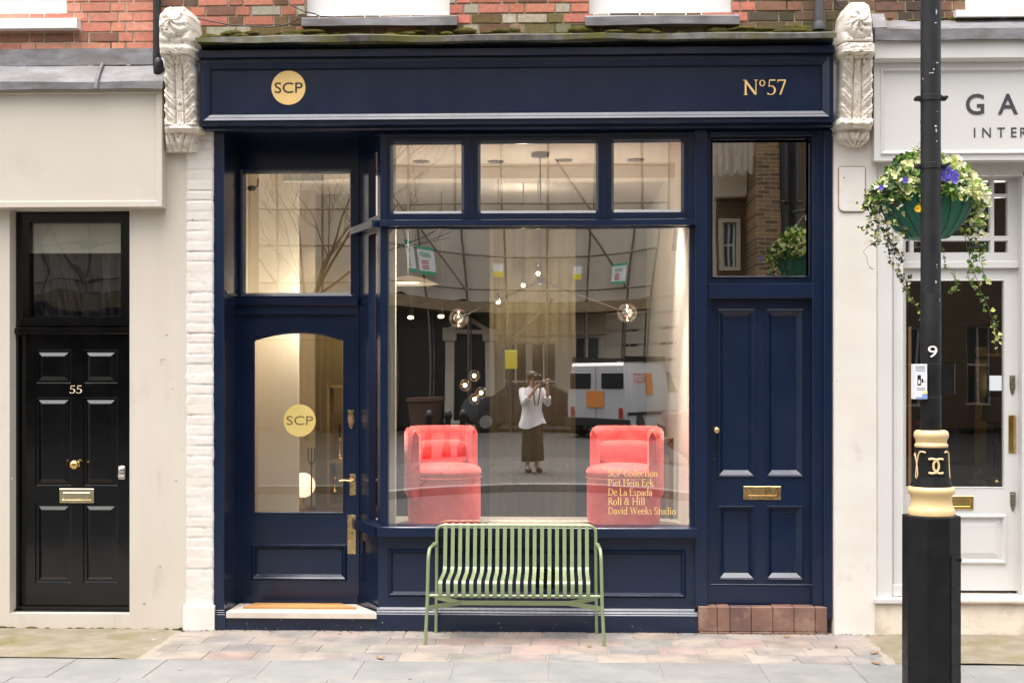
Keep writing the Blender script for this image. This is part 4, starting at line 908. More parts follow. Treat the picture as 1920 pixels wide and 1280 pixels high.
# ------------------------------------------------ armchairs
VELV = mat('coral_velvet', (.9,.15,.14), (.74,.082,.078), rough=.85, spec=.15, nscale=6, nlo=.35, nhi=.65, sheen=.5, sheen_tint=(1,.55,.5), bump=.3, bscale=60, bump2=.6, bscale2=8)
PIPING = mat('pale_coral_piping', (.8,.17,.13), (.75,.14,.11), rough=.8, sheen=.5, sheen_tint=(1,.6,.55))
def armchair(label, loc, rz, mir=1):
    t = thing('armchair', label, 'armchair', loc, rz, 'coral armchairs in the shop window')
    b = MB(); b.lathe((0,0,0), [(.2,.0),(.25,.004),(.272,.02),(.284,.05),(.288,.1),(.288,.36),(.28,.385),(.2,.39)], 44); b.build('base', VELV, t, smooth=50, world=False)
    b = MB(); b.lathe((0,-.01,.388), [(.2,0),(.27,.006),(.292,.03),(.294,.05),(.28,.078),(.23,.1),(.15,.112),(.05,.117)], 44); b.build('seat_cushion', VELV, t, smooth=60, world=False)
    b = MB(); b.tube([(.291*math.cos(q*math.pi/22), -.01+.291*math.sin(q*math.pi/22), .392) for q in range(45)], .006, 6, caps=False); b.build('seat_piping', PIPING, t, smooth=60, world=False)
    # wrap-round shell: path in plan, from the long arm round the back to the short arm
    path = []; ri = .262
    for k in range(7): path.append((-ri*mir, -.235+.235*k/6, 0))
    for k in range(1, 26):
        a = math.pi-math.pi*k/25*.93; sq = lambda v: math.copysign(abs(v)**.72, v); path.append((ri*sq(math.cos(a))*mir, ri*sq(math.sin(a))*.98, 1))
    H = .785; lps = []; n = len(path)
    for i, (x, y, _) in enumerate(path):
        a = path[max(i-1,0)]; c = path[min(i+1,n-1)]
        tx, ty = c[0]-a[0], c[1]-a[1]; l = math.hypot(tx, ty); nx, ny = ty/l*mir, -tx/l*mir; nx, ny = -nx, -ny
        th = .1; e = min(i, n-1-i)/n
        f = min(1., .55+min(i, n-1-i)*.22); zb_ = .235; w = th/2*f; hh = H-(1-f)*.06
        c0 = (x+nx*.0, y+ny*.0); rr = .035
        sec = [(-w+rr*.6,zb_),(-w,zb_+rr),(-w,hh-rr*1.3),(-w+rr*.5,hh-rr*.3),(0,hh),(w-rr*.5,hh-rr*.3),(w,hh-rr*1.3),(w,zb_+rr),(w-rr*.6,zb_)]
        lps.append([(c0[0]+nx*q, c0[1]+ny*q, z_) for q, z_ in sec])
    b = MB(); b.loft(lps, cap0=True, cap1=True); b.build('back_shell', VELV, t, smooth=55, world=False)
    # piping round the arm ends
    b = MB()
    for q in (4,): b.tube([l[q] for l in lps], .004, 5)
    for i in (1, n-2): b.tube([Vector(p)*1.0 for p in lps[i][1:8]], .004, 5)
    b.build('shell_piping', PIPING, t, smooth=60, world=False)
    b = MB(); W, Hh, T = .205, .092, .06; lp = []
    for k in range(9):
        s = k/8*2-1; f = (1-abs(s)**3.2)**.5
        row = []
        for q in range(32):
            a = q/32*2*math.pi; ca, sa = math.cos(a), math.sin(a)
            ex = lambda v: math.copysign(abs(v)**.42, v)
            wr = 1+.03*math.sin(q*5.1+k)*abs(sa)
            row.append((W*ex(ca)*(.55+.45*f)*wr, .115+T*s*.9, .585+Hh*ex(sa)*(.5+.5*f)*wr))
        lp.append(row)
    b.loft(lp, cap0=True, cap1=True); b.build('pillow', VELV, t, smooth=60, world=False)
    return t
armchair('coral velvet armchair left of the hanging backdrop, its long arm on the left', (WX(833,.62), .62, ZP), math.radians(14), 1)
armchair('coral velvet armchair behind the gold window lettering, beside the white wall', (WX(1169,.6), .6, ZP), math.radians(-12), -1)
# ------------------------------------------------ branching pendant
BRONZE = mat('dark_bronze', (.035,.03,.027), (.05,.045,.04), rough=.35, metal=.8)
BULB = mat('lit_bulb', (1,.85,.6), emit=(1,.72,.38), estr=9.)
MIRRB = mat('mirror_bulb', (.9,.88,.85), rough=.08, metal=1.)
GLOBE = glass('globe_glass', .07, .9, (.97,.97,.97))
yp = .95
hub = pt(1014,526,yp)
t = thing('pendant_lamp', 'black branching pendant lamp with two clear glass globes hanging in the shop window', 'lamp', hub)
b = MB(); b.tube([hub, (hub.x-.005, yp, ZC-.02)], .006, 8); b.lathe((hub.x-.005,yp,ZC-.035), [(.07,0),(.075,.01),(.07,.035)], 20)
b.build('stem', BRONZE, t, smooth=50)
b = MB(); b.ball(hub, .036, 18, 12); b.build('hub', mat('grey_hub', (.12,.13,.16), rough=.3, metal=.6), t, smooth=60)
for px, py, yy in ((860,597,yp-.12),(1176,587,yp-.05)):
    g = pt(px,py,yy); d = (g-hub); e = hub+d*(1-.075/d.length)
    b = MB(); b.tube([hub, e], .005, 8); b.tube([e, e+d.normalized()*.035], .014, 10); ar = b.build('arm', BRONZE, t, smooth=50)
    b = MB(); b.ball(g, .08, 26, 18); b.build('globe', GLOBE, ar, smooth=60)
    b = MB(); b.ball(g, .045, 18, 12); b.build('bulb', MIRRB, ar, smooth=60)
    b = MB(); b.ball(g+Vector((0,-.044,.012)), .007, 8, 6); b.ball(g+Vector((.02,-.04,-.02)), .005, 8, 6); b.ball(g+Vector((0,-.0,.055)), .006, 8, 6); b.ball(g+Vector((.0,-.02,-.056)), .006, 8, 6); b.build('glint', BULB, ar)  # glowing beads added as highlights on the mirror bulbs
# small lit pendants deeper in the shop
def small_pendant(px, py, y, label):
    p = pt(px,py,y); t = thing('globe_pendant', label, 'lamp', p, 0, 'small lit lamps deep in the shop')
    b = MB(); b.tube([p+Vector((0,0,.05)), (p.x,p.y,ZC)], .004, 6); b.lathe(p+Vector((0,0,.03)), [(.02,0),(.02,.03),(.008,.05)], 10); b.build('cord', BRONZE, t)
    b = MB(); b.ball(p, .045, 14, 10); b.build('globe', GLOBE, t, smooth=60)
    b = MB(); b.ball(p, .018, 10, 8); b.build('bulb', BULB, t)
small_pendant(934,566,1.55,'small lit globe lamp just left of the pendant hub')
small_pendant(1009,513,1.65,'small lit globe lamp directly above the pendant hub')
small_pendant(981,535,1.75,'tiny amber lamp between the other two small lit lamps')
p = pt(890,728,1.7); t = thing('cluster_lamp', 'dark cluster lamp with four glowing bulbs above the left armchair', 'lamp', p)
b = MB()
for px, py in ((889,704),(872,722),(902,736),(890,748)):
    q = pt(px,py,1.65+random.uniform(-.1,.1)); b.tube([p, q], .005, 6)
b.tube([p, (p.x+.12,p.y+.1,ZP-.2)], .008, 6); b.build('stem', BRONZE, t)
for px, py in ((889,704),(872,722),(902,736),(890,748)):
    q = pt(px,py,1.65); b = MB(); b.ball(q, .055, 14, 10); g = b.build('globe', GLOBE, t, smooth=60); b = MB(); b.ball(q, .017, 10, 8); b.build('bulb', BULB, g)
# dish pendant shade near the left end of the window
p = pt(765,533,1.5); t = thing('dish_pendant', 'wide pale dish shaped pendant lamp at the left end of the window', 'lamp', p)
b = MB(); b.lathe(p, [(.26,0),(.25,.006),(.16,.045),(.05,.07),(.01,.075)], 30, cap0=False); b.tube([p+Vector((0,0,.07)), (p.x,p.y,ZC)], .004, 6); b.build('shade', mat('pale_enamel', (.75,.68,.55), rough=.4), t, smooth=60)
b = MB(); b.lathe(p+Vector((0,0,.012)), [(.1,0),(.09,.015)], 20); b.build('bulb', mat('warm_diffuser', (1,.8,.5), emit=(1,.72,.4), estr=5.), t)
for k, (px, py) in enumerate(((770,594),(827,592))):
    p = pt(px,py,3.2); t = thing('spotlight', ('small tilted ceiling spotlight deep in the shop, the left one of the pair','small round ceiling spotlight deep in the shop, beside the left glass globe')[k], 'lamp', p)
    b = MB(); b.tube([p, p+Vector((0,.05,.07))], .035, 12); b.tube([p+Vector((0,.05,.07)), (p.x,p.y+.05,ZC)], .008, 6); b.build('housing', BRONZE, t, smooth=50)
    b = MB(); b.ball(p+Vector((0,-.004,-.006)), .03, 12, 8, (1,.4,.6)); b.build('lens', BULB, t)
# table lamp with a round glowing disc seen through the door
p = pt(568,909,2.4); rr = .115
t = thing('table_lamp', 'table lamp with a round pale glowing disc on a brass foot behind the door glass', 'lamp', (p.x,p.y,p.z-.22))
b = MB(); b.ball(p, rr, 26, 18, (1,.5,1)); b.build('lamp_disc', mat('glowing_shade', (.9,.75,.6), emit=(1,.7,.45), estr=.75), t, smooth=60)
b = MB(); b.tube([p+Vector((0,0,-rr)), p+Vector((0,0,-.2))], .012, 8); b.lathe(p+Vector((0,0,-.22)), [(.07,0),(.07,.012),(.02,.025)], 18); b.build('lamp_foot', PBRASS, t, smooth=50)
tb = pt(600,934,2.4)
t = thing('side_table', 'dark low table with brass objects behind the door glass', 'table', (tb.x+.15,2.5,ZF))
b = MB(); b.box(p.x-.25, p.x+.75, 2.2, 2.8, p.z-.245, p.z-.222, .004); b.build('table_top', WOODD, t)
for sx in (-.22,.7):
    for sy in (2.24,2.74): b = MB(); b.box(p.x+sx, p.x+sx+.03, sy, sy+.03, ZF, p.z-.246); b.build('leg', WOODD, t)
c0 = pt(584,872,2.35)
t = thing('candle_stand', 'tall thin dark candle stand with three prongs behind the door glass', 'candle stand', (c0.x,2.35,p.z-.222))
b = MB(); b.tube([(c0.x,2.35,p.z-.22),(c0.x,2.35,c0.z)], .008, 8); b.lathe((c0.x,2.35,p.z-.222), [(.05,0),(.05,.01),(.01,.02)], 14)
for s in (-1,0,1): b.tube([(c0.x,2.35,c0.z),(c0.x+s*.03,2.35,c0.z+.05),(c0.x+s*.03,2.35,c0.z+.16)], .006, 6)
b.build('stand', BRONZE, t, smooth=50)
for px, py, hh in ((627,893,.14),(637,820,.2)):
    c0 = pt(px,py,2.6); t = thing('brass_candlestick', 'small brass candlestick on the '+('table behind the door glass' if py > 850 else 'shelf above it behind the door glass'), 'candlestick', (c0.x,2.6,c0.z-hh))
    b = MB(); b.lathe((c0.x,2.6,c0.z-hh), [(.035,0),(.03,.01),(.008,.03),(.008,hh-.05),(.018,hh-.03),(.012,hh)], 14); b.build('stem', PBRASS, t, smooth=50)
    b = MB(); b.lathe((c0.x,2.6,c0.z), [(.009,0),(.008,.12),(.002,.13)], 10); b.build('candle', mat('candle_wax', (.05,.045,.04) if py > 850 else (.7,.55,.25), rough=.6) if 0 else DK, t)
sh = MB(); q = pt(636,822,2.6)
for zz in (q.z-.2, q.z-.62, q.z+.5): sh.box(WX(618,2.6), WX(664,2.6), 2.5, 2.75, zz-.02, zz)
sh.box(WX(617,2.6), WX(617,2.6)+.02, 2.5, 2.75, ZF, q.z+.52)
tag(sh.build('display_shelf', mat('ochre_wood', (.3,.2,.07), (.24,.15,.05), rough=.5, nscale=4), None), 'ochre display shelves holding small objects deep behind the door glass', 'shelf')
# exit sign box and camera behind the fanlight
q = R4(529,327,607,340,1.1); b = MB(); b.box(q[0], q[1], 1.1, 1.14, q[2], q[3], .004); b.box(q[0]+.2, q[0]+.215, 1.1, 1.15, q[3], ZC); tag(b.build('emergency_light', mat('pale_green_box', (.62,.66,.58), rough=.5), None), 'pale slim box light hanging just inside the fanlight over the shop door', 'light')
p = pt(472,353,YD+.12); t = thing('security_camera', 'small black security camera in the top left corner of the shop fanlight', 'camera', p)
b = MB(); b.ball(p, .032, 14, 10, (1.2,1,.75)); b.build('camera_body', BLACKP, t, smooth=60)
b = MB(); b.tube([p+Vector((.02,0,.01)), p+Vector((.04,.03,.02)), p+Vector((.04,.05,.08))], .008, 6); b.build('bracket', BLACKP, t, smooth=60)
# ceiling spots of the shop, plus added fill lights that have no fitting
def lamp(name, loc, w, r=.03, c=(1,.92,.82)):
    l = bpy.data.lights.new(name, 'POINT'); l.energy = w; l.shadow_soft_size = r; l.color = c
    o = bpy.data.objects.new(name, l); COL.objects.link(o); o.location = loc
def spot(loc, aim, w, deg=70, c=(1,.93,.83)):
    l = bpy.data.lights.new('shop_spot_and_fill', 'SPOT'); l.energy = w; l.spot_size = math.radians(deg); l.spot_blend = .8; l.shadow_soft_size = .06; l.color = c
    o = bpy.data.objects.new('shop_spot_and_fill', l); COL.objects.link(o); o.location = loc
    o.rotation_euler = (Vector(loc)-Vector(aim)).to_track_quat('Z', 'Y').to_euler()
for px in (800, 1150): spot((WX(px,.3), .26, 3.6), (WX(px,.55), .6, 1.1), 350, 55, (1,.93,.84))
spot((WX(1150,1.1), 1.1, 3.6), (RXI, .9, 1.6), 95, 80)
spot((WX(1000,1.2), 1.2, 3.6), (WX(1000,1.95), 1.95, 1.0), 26, 70)
lamp('added_fill', (WX(600,1.1), 1.15, 2.5), 15)  # added fill for the cream walls behind the door, no fitting
spot((WX(620,2.6), 2.6, 3.5), (WX(620,3.4), 3.4, 1.6), 30, 80)
lamp('added_fill', (WX(980,2.8), 2.9, 3.37), 6)  # added fill tucked behind the transom rail, no fitting
spot((WX(1000,1.0), 1.1, 2.2), (WX(990,1.8), 2.2, ZC), 34, 140)  # added upward spot, only brightens the ceiling
# ------------------------------------------------ things in the grey shop
p = pt(1875,812,2.2)
t = thing('brass_lamp', 'dark table lamp with brass base behind the grey door glass', 'lamp', (p.x,2.2,.95))
b = MB(); b.lathe((p.x-.03,2.2,.95), [(.09,0),(.08,.02),(.03,.05),(.03,.3),(.06,.36),(.02,.42),(.02,.6)], 18); b.build('lamp_base', BRONZE, t, smooth=50)
b = MB(); b.lathe((p.x-.03,2.2,1.5), [(.14,0),(.1,.22)], 24, cap0=False, cap1=False); b.build('lamp_shade', DK, t, smooth=50)
b = MB(); b.lathe((p.x-.03,2.2,.955), [(.095,0),(.092,.012),(.05,.04)], 18); b.build('lamp_collar', PBRASS, t, smooth=50)
t = thing('console_table', 'gilt console table with drawers behind the grey door glass', 'table', (p.x,2.2,.1))
x0, x1, z0, z1 = R4(1840,878,1900,905,2.1); GILT = mat('gilt_wood', (.25,.17,.05), (.18,.12,.035), rough=.4, metal=.5, nscale=8)
b = MB(); b.box(x0-.1, x1+.3, 2.0, 2.4, z0, .95, .01); b.build('table_top', GILT, t)
for xx in (x0-.06, x0+.3): b = MB(); b.box(xx, xx+.07, 2.02, 2.1, .16, z0-.002, .01); b.build('leg', GILT, t)
b = MB(); x0, x1, z0, z1 = R4(1857,704,1895,732,2.6); b.box(x0, x1, 2.6, 2.63, z0, z1); fr_ = tag(b.build('mirror', mat('glowing_mirror', (.9,.92,.93), rough=.05, emit=(.85,.92,1), estr=.35), None), 'small mirror pane with added glow high behind the grey door glass', 'mirror')  # emission put into the pane in place of a bright reflection
x0, x1, z0, z1 = R4(1828,650,1850,860,2.7); b = MB(); b.box(x0, x1, 2.7, 2.75, .16, z1); b.box(WX(1828,2.7), WX(1884,2.7), 2.66, 2.7, WZ(668,1850,2.7), WZ(662,1850,2.7)); tag(b.build('gilt_cabinet', GILT, None), 'tall gilt cabinet edge in the dark room behind the grey door', 'cabinet')
x0, x1, z0, z1 = R4(1703,612,1709,914,YG+.12); b = MB(); b.box(x0, x1, YG+.12, YG+.135, z0, z1, .002); tag(b.build('brass_rail', mat('raw_brass_strip', (.75,.42,.2), rough=.35, metal=.6), None), 'upright brass strip just inside the left edge of the grey door glass', 'rail')
lamp('added_fill', (WX(1850,1.6), 1.4, 3.1), 11)  # added fill for the room behind the grey door, no fitting
# ================================================================ ground
FLAG = mat('flagstone', (.215,.214,.208), (.18,.179,.174), rough=.8, spec=.25, nscale=2.5, attr='tint', bump=.25, bscale=70, bump2=.12, bscale2=6, c3=(.25,.235,.215), n3scale=4, n3lo=.5, n3hi=.75)
SETT = mat('stone_paver', (1.07,.99,.93), (.76,.74,.73), rough=.75, spec=.25, nscale=3.5, nlo=.42, nhi=.6, attr='tint', bump=.35, bscale=50, bump2=.3, bscale2=9)
JOINT = mat('sandy_joint', (.3,.265,.22), (.24,.21,.17), rough=.95, nscale=20, bump=.4, bscale=60)
CONC = mat('mossy_concrete', (.25,.215,.165), (.19,.16,.12), rough=.9, spec=.15, nscale=5, bump=.4, bscale=45, bump2=.25, bscale2=6, c3=(.14,.13,.045), n3scale=2.2, n3lo=.47, n3hi=.72)
ASPH = mat('asphalt', (.026,.026,.027), (.037,.037,.037), rough=.85, nscale=40, bump=.4, bscale=90, c3=(.05,.049,.047), n3scale=.6)
rg = random.Random(21)
def flagrow(mb, x0, x1, y0, y1, w, gap, z, pal, stag=0., shear=0., zj=.0015, bev=.004, wj=0.):
    x = x0-w+stag
    while x < x1:
        ww = w*(1+rg.uniform(-wj, wj)); a, c = x+gap/2, x+ww-gap/2; x += ww
        if c < x0+.04 or a > x1-.04: continue
        a, c = max(a, x0), min(c, x1)
        zz = z+rg.uniform(-zj, zj); j = lambda k=.003: rg.uniform(-k, k); g = gap/2
        tl = (rg.uniform(-zj, zj), rg.uniform(-zj, zj))
        lo = [(a,y0+g,z-.02),(c,y0+g,z-.02),(c,y1-g,z-.02),(a,y1-g,z-.02)]
        md = [(a+j(),y0+g+j(),zz-.003),(c+j(),y0+g+j(),zz-.003),(c+j(),y1-g+j(),zz-.003),(a+j(),y1-g+j(),zz-.003)]
        t_ = [(p[0]+s*bev,p[1]+r*bev,zz+tl[0]*s) for p, s, r in zip(md, (1,-1,-1,1), (1,1,-1,-1))]
        mb.loft([lo, md, t_], cap1=True, tint=pal())
ye = -1.05                                                       # front edge of the paver strip
def pal_p(): return jit(tuple(v*.5 for v in rg.choice([(.58,.5,.45),(.56,.5,.46),(.53,.49,.46),(.58,.52,.47),(.47,.46,.46),(.57,.47,.43),(.57,.53,.49),(.5,.48,.46)])), rg, .08)
b = MB(); x0, x1 = WX(300,-.6), WX(1640,-.6)
ys = [.02,-.25,-.52,-.78,ye]
for i in range(4): flagrow(b, -2.78+rg.uniform(-.02,.02), 2.16+rg.uniform(-.05,.05), ys[i+1], ys[i], .335, .008, 0.0, pal_p, stag=rg.uniform(-.02,.03)+.235*i % .335, wj=.03)
pv = struct(b.build('paver_strip', SETT, None))
b = MB(); yy = ye
def pal_f(): return jit((1,1,1.0), rg, .05)
for i in range(5):
    flagrow(b, -9, 9, yy-.56, yy-.0, .66, .006, 0.0, pal_f, stag=(.33 if i % 2 else 0.02), wj=.1); yy -= .56
struct(b.build('flagstone_pavement', FLAG, None))
b = MB(); b.face([(-14,.3,-.005),(14,.3,-.005),(14,-3.84,-.005),(-14,-3.84,-.005)]); struct(b.build('pavement_bed', JOINT, None))
def patch(name, x0, x1, y0, y1, l, r_):
    b = MB(); NXp, NYp = 70, 16; g = []
    for j in range(NYp+1):
        y = y0+(y1-y0)*j/NYp; rag = .035*noise.noise((y*9,2,0))+.02*noise.noise((y*31,5,0)); row = []
        for i in range(NXp+1):
            x = (x0+l*rag)+(x1+r_*rag-x0-l*rag)*i/NXp; e = min(1, min(i if l else 9, NXp-i if r_ else 9)/2)
            row.append((x, y, -.008+e*(.014+.006*noise.noise((x*2,y*2,3))+.004*noise.noise((x*9,y*9,1)))))
        g.append(row)
    b.loft(g, closed=False); return struct(b.build(name, CONC, None, smooth=60))
patch('concrete_apron', -9, -2.8, ye+.006, .02, 0, 1)
patch('concrete_apron', 2.2, 9, ye+.006, .02, 1, 0)
ROADY = -3.84
b = MB(); ysr = [-3.85,-3.98,-4.0,-6,-8.4]; 
b.box(-40, 40, -3.98, -3.84, -.2, .004, .015); struct(b.build('kerb', STONE, None))
b = MB(); b.loft([[(-40,y,z_),(40,y,z_)] for y, z_ in ((-3.98,-.12),(-6.2,.05),(-8.42,.18))], closed=False); struct(b.build('road', ASPH, None))
YEL = mat('yellow_road_paint', (.65,.5,.08), (.5,.4,.08), rough=.8, nscale=20)
rzf = lambda y: -.12+.17*(y+3.98)/-2.22 if y > -6.2 else .05+.13*(y+6.2)/-2.22
b = MB()
for y in (-4.2,-4.36): b.face([(-30,y,rzf(y)+.004),(30,y,rzf(y)+.004),(30,y-.07,rzf(y-.07)+.004),(-30,y-.07,rzf(y-.07)+.004)])
struct(b.build('road_marking', YEL, None)); 
b = MB(); b.box(-40, 40, -8.56, -8.42, -.2, .3, .015); struct(b.build('kerb', mat('grey_kerb_stone', (.22,.21,.2), (.16,.155,.15), rough=.8, nscale=3), None))
b = MB()
yy = -8.56
for i in range(9): flagrow(b, -9, 9, yy-.6, yy, .7, .01, .3, pal_f, stag=(.3 if i % 2 else 0), wj=.15); yy -= .6
struct(b.build('flagstone_pavement', mat('dark_flagstone', (.06,.058,.056), (.045,.044,.043), rough=.8, nscale=2, attr='tint', bump=.3, bscale=40), None))
b = MB(); b.face([(-40,-8.56,.285),(40,-8.56,.285),(40,-14.0,.285),(-40,-14.0,.285)]); struct(b.build('pavement_bed', JOINT, None))
b = MB(); b.face([(-200,-14.0,.2),(200,-14.0,.2),(200,-28.2,.3),(-200,-28.2,.3)]); struct(b.build('road', ASPH, None))
b = MB(); b.box(-60, 60, -31.2, -28.2, -.2, .42, .01); struct(b.build('pavement', FLAG, None))
b = MB(); b.face([(-400,60,-.25),(400,60,-.25),(400,-400,-.25),(-400,-400,-.25)]); struct(b.build('ground', ASPH, None))
# fallen leaves
LEAFD = mat('dead_leaf', (.2,.12,.05), (.28,.18,.09), rough=.9, nscale=8)
for k, (px, py, s) in enumerate(((713,1237,.03),(1475,1192,.022),(1643,1240,.035),(1640,1221,.03),(1568,1210,.018),(1104,1213,.02),(860,1188,.014))):
    yy = CH*FPX/(py-705)-D; x = WX(px,yy); b = MB(); a = random.uniform(0,3)
    ring = [(x+s*1.4*math.cos(q)*math.cos(a)-s*.5*math.sin(q)*math.sin(a), yy+s*1.4*math.cos(q)*math.sin(a)+s*.5*math.sin(q)*math.cos(a), .012+.006*math.cos(q*2)) for q in [i*math.pi/5 for i in range(10)]]
    b.loft([ring, [(p[0],p[1],p[2]+.0015) for p in ring]], cap0=True, cap1=True)
    tag(b.build('fallen_leaf', LEAFD, None), ('curled brown leaf on the paving just left of the bench','brown leaf below the terracotta step','long brown leaf in front of the white pier on the flagstones','short brown leaf in front of the white pier on the pavers','tiny brown leaf at the right end of the tiled step','brown leaf under the right half of the bench','tiny brown leaf behind the left front leg of the bench')[k], 'leaf', 'fallen leaves on the pavement')
# grit and soil that gathers along the foot of the shopfronts
rgt = random.Random(31); b = MB()
for k in range(420):
    x = rgt.uniform(-4.3, 4.2); y = -.02-abs(rgt.gauss(0,.022)); s_ = rgt.uniform(.002,.007)*(1.6 if rgt.random() < .1 else 1)
    if x < -2.8 or x > 2.2: y -= .02
    b.ball((x, y, .002), s_, 6, 4, (1.4,1,.5))
struct(b.build('grit', mat('dark_soil', (.06,.045,.03), (.16,.13,.09), rough=1., nscale=9), None), 'stuff')
b = MB()
for k in range(34):
    x, y = rgt.uniform(-4,4), rgt.uniform(-1.8,-.1); s_ = rgt.uniform(.008,.02)
    b.loft([[(x+s_*math.cos(q)*rgt.uniform(.7,1.2), y+s_*math.sin(q)*rgt.uniform(.7,1.2), z_) for q in [i*math.pi/5 for i in range(10)]] for z_ in (-.002,.0032)], cap1=True)
struct(b.build('gum_spots', mat('trodden_gum', (.12,.115,.11), (.3,.29,.28), rough=.8, nscale=3), None), 'stuff')
# ================================================================ doormats
b = MB(); q = [(WX(466,.3)+.0,.12),(WX(655,.1)+.05,.12),(WX(640,.45),.44),(WX(480,.45),.44)]
zm = lambda y: zf+(zr_-zf)*(y+.03)/(YD-.01)+.001
b.loft([[(x,y,zm(y)) for x, y in q], [(x,y,zm(y)+.014) for x, y in q]], cap0=True, cap1=True); tag(b.build('doormat', COIR, None), 'orange brown coir doormat on the pale step of the navy shop door', 'doormat')
b = MB(); b.box(WX(1795,0), WX(1912,0), -.0, .12, .2005, .216, .004); tag(b.build('doormat', COIR, None), 'worn brown doormat on the step of the grey shop door', 'doormat')
# ================================================================ green bench
SAGE = mat('sage_powder_coat', (.2,.247,.122), (.215,.262,.132), rough=.32, spec=.8, nscale=6, bump=.04, bscale=160)
bx0, bx1 = WX(820,-.06), WX(1116,-.06); fx0b, fx1b = WX(800.5,-.52), WX(1129.5,-.52); yb_, yf_ = -.055, -.52
bench = thing('metal_bench', 'sage green metal slatted bench in front of the navy shop window', 'bench', ((bx0+bx1)/2, -.3, 0))
zt_ = WZ(985,960,yb_); r_ = .0125
def arcp(c, a, d, n=6): return [Vector(c)*0+Vector(a).lerp(Vector(d), 0) for _ in range(0)]
for s, x in ((-1,bx0),(1,bx1)):
    xb_ = x+s*.004
    b = MB(); b.tube([(xb_+s*.006,yb_-.0,0),(xb_,yb_-.01,.42),(xb_,yb_,zt_-.05)], r_, 12); b.build('leg', SAGE, bench, smooth=60)
for s, x, xb_ in ((-1,fx0b,bx0),(1,fx1b,bx1)):
    zA = WZ(1018,960,yb_); zfr = WZ(1031,960,yf_)
    pts = [(x+s*.012,yf_,0),(x-s*.002,yf_+.005,.3),(x-s*.008,yf_+.01,zfr-.08)]
    for k in range(1,7):
        q = k/6*math.pi/2; pts.append((x-s*.008-s*.006*k/6, yf_+.01+.07*(1-math.cos(q)), zfr-.08+.08*math.sin(q)))
    b = MB(); b.tube(pts, r_, 12); b.build('leg', SAGE, bench, smooth=60)
    b = MB(); b.tube([pts[-1], (x-s*.02,yf_+.2,zfr+.004), (x-s*.03,yb_-.09,zA-.004), (xb_+s*.022,yb_-.05,zA), (xb_+s*.006,yb_-.016,zA)], r_, 12); b.build('armrest', SAGE, bench, smooth=60)
pts = []
for k in range(7): q = math.pi-k/6*math.pi/2; pts.append((bx0-.004+.05+.05*math.cos(q), yb_, zt_-.05+.05*math.sin(q)))
for k in range(7): q = math.pi/2-k/6*math.pi/2; pts.append((bx1+.004-.05+.05*math.cos(q), yb_, zt_-.05+.05*math.sin(q)))
b = MB(); b.tube(pts, r_, 12); b.build('top_rail', SAGE, bench, smooth=60)
zfr_ = WZ(1116,960,yf_+.03); b = MB(); b.tube([(fx0b,yf_+.012,zfr_),(fx1b,yf_+.012,zfr_)], .0115, 12); b.build('front_rail', SAGE, bench, smooth=60)
# slats: one bent strip each
prof = [(yb_+.012,zt_-.012),(yb_+.012,zt_+.004),(yb_,zt_+.0145),(yb_-.011,zt_+.006),(yb_-.015,zt_-.02)]
for k in range(1,9): prof.append((yb_-.015-.05*k/8, zt_-.02-.27*k/8))
zse = .465
for k in range(1,9):
    q = k/8*math.pi/2*.94; prof.append((yb_-.065-.11*(1-math.cos(q)), zt_-.29-(zt_-.29-zse)*math.sin(q)))
for k in range(1,7): prof.append((yb_-.175-(yf_*-1+yb_-.2)*k/6-.0, zse-.012*k/6-.0))
ye_ = prof[-1][0]; ze_ = prof[-1][1]
for k in range(1,7):
    q = k/6*math.pi/2; prof.append((ye_-.028*math.sin(q), ze_-.028*(1-math.cos(q))))
prof += [(ye_-.028, zfr_+.03), (ye_-.026, zfr_+.004), (ye_-.018, zfr_-.012), (ye_-.006, zfr_-.014)]
sb = MB(); ns = 20
for i in range(ns):
    xc = bx0+.062+(bx1-bx0-.124)*i/(ns-1); w = .0135; lp = []
    for k, (y, z_) in enumerate(prof):
        a = prof[max(k-1,0)]; c = prof[min(k+1,len(prof)-1)]; ty, tz = c[0]-a[0], c[1]-a[1]; l = math.hypot(ty,tz); ny, nz = -tz/l*.002, ty/l*.002
        lp.append([(xc-w,y-ny,z_-nz),(xc+w,y-ny,z_-nz),(xc+w,y+ny,z_+nz),(xc-w,y+ny,z_+nz)])
    sb.loft(lp, cap0=True, cap1=True)
sb.build('slatted_seat', SAGE, bench, smooth=35)
zu = .262; b = MB(); ym = -.29; xa, xb_ = WX(862,ym), WX(1068,ym)
def bar(p, q, hh=.016, t=.004):
    p, q = Vector(p), Vector(q); d = (q-p).normalized(); n_ = Vector((-d.y,d.x,0))*t
    b.loft([[p+n_+Vector((0,0,-hh)),p-n_+Vector((0,0,-hh)),p-n_+Vector((0,0,hh)),p+n_+Vector((0,0,hh))],[q+n_+Vector((0,0,-hh)),q-n_+Vector((0,0,-hh)),q-n_+Vector((0,0,hh)),q+n_+Vector((0,0,hh))]], cap0=True, cap1=True)
bar((xa,ym,zu),(xb_,ym,zu)); b.build('stretcher', SAGE, bench)
for s, xm, xf, xk in ((-1,xa,fx0b,bx0),(1,xb_,fx1b,bx1)):
    b = MB(); bar((xm-s*.001,ym-.004,zu),(xf,yf_+.008,zu)); b.build('brace', SAGE, bench)
    b = MB(); bar((xm-s*.001,ym+.004,zu),(xk,yb_-.008,zu)); b.build('brace', SAGE, bench)
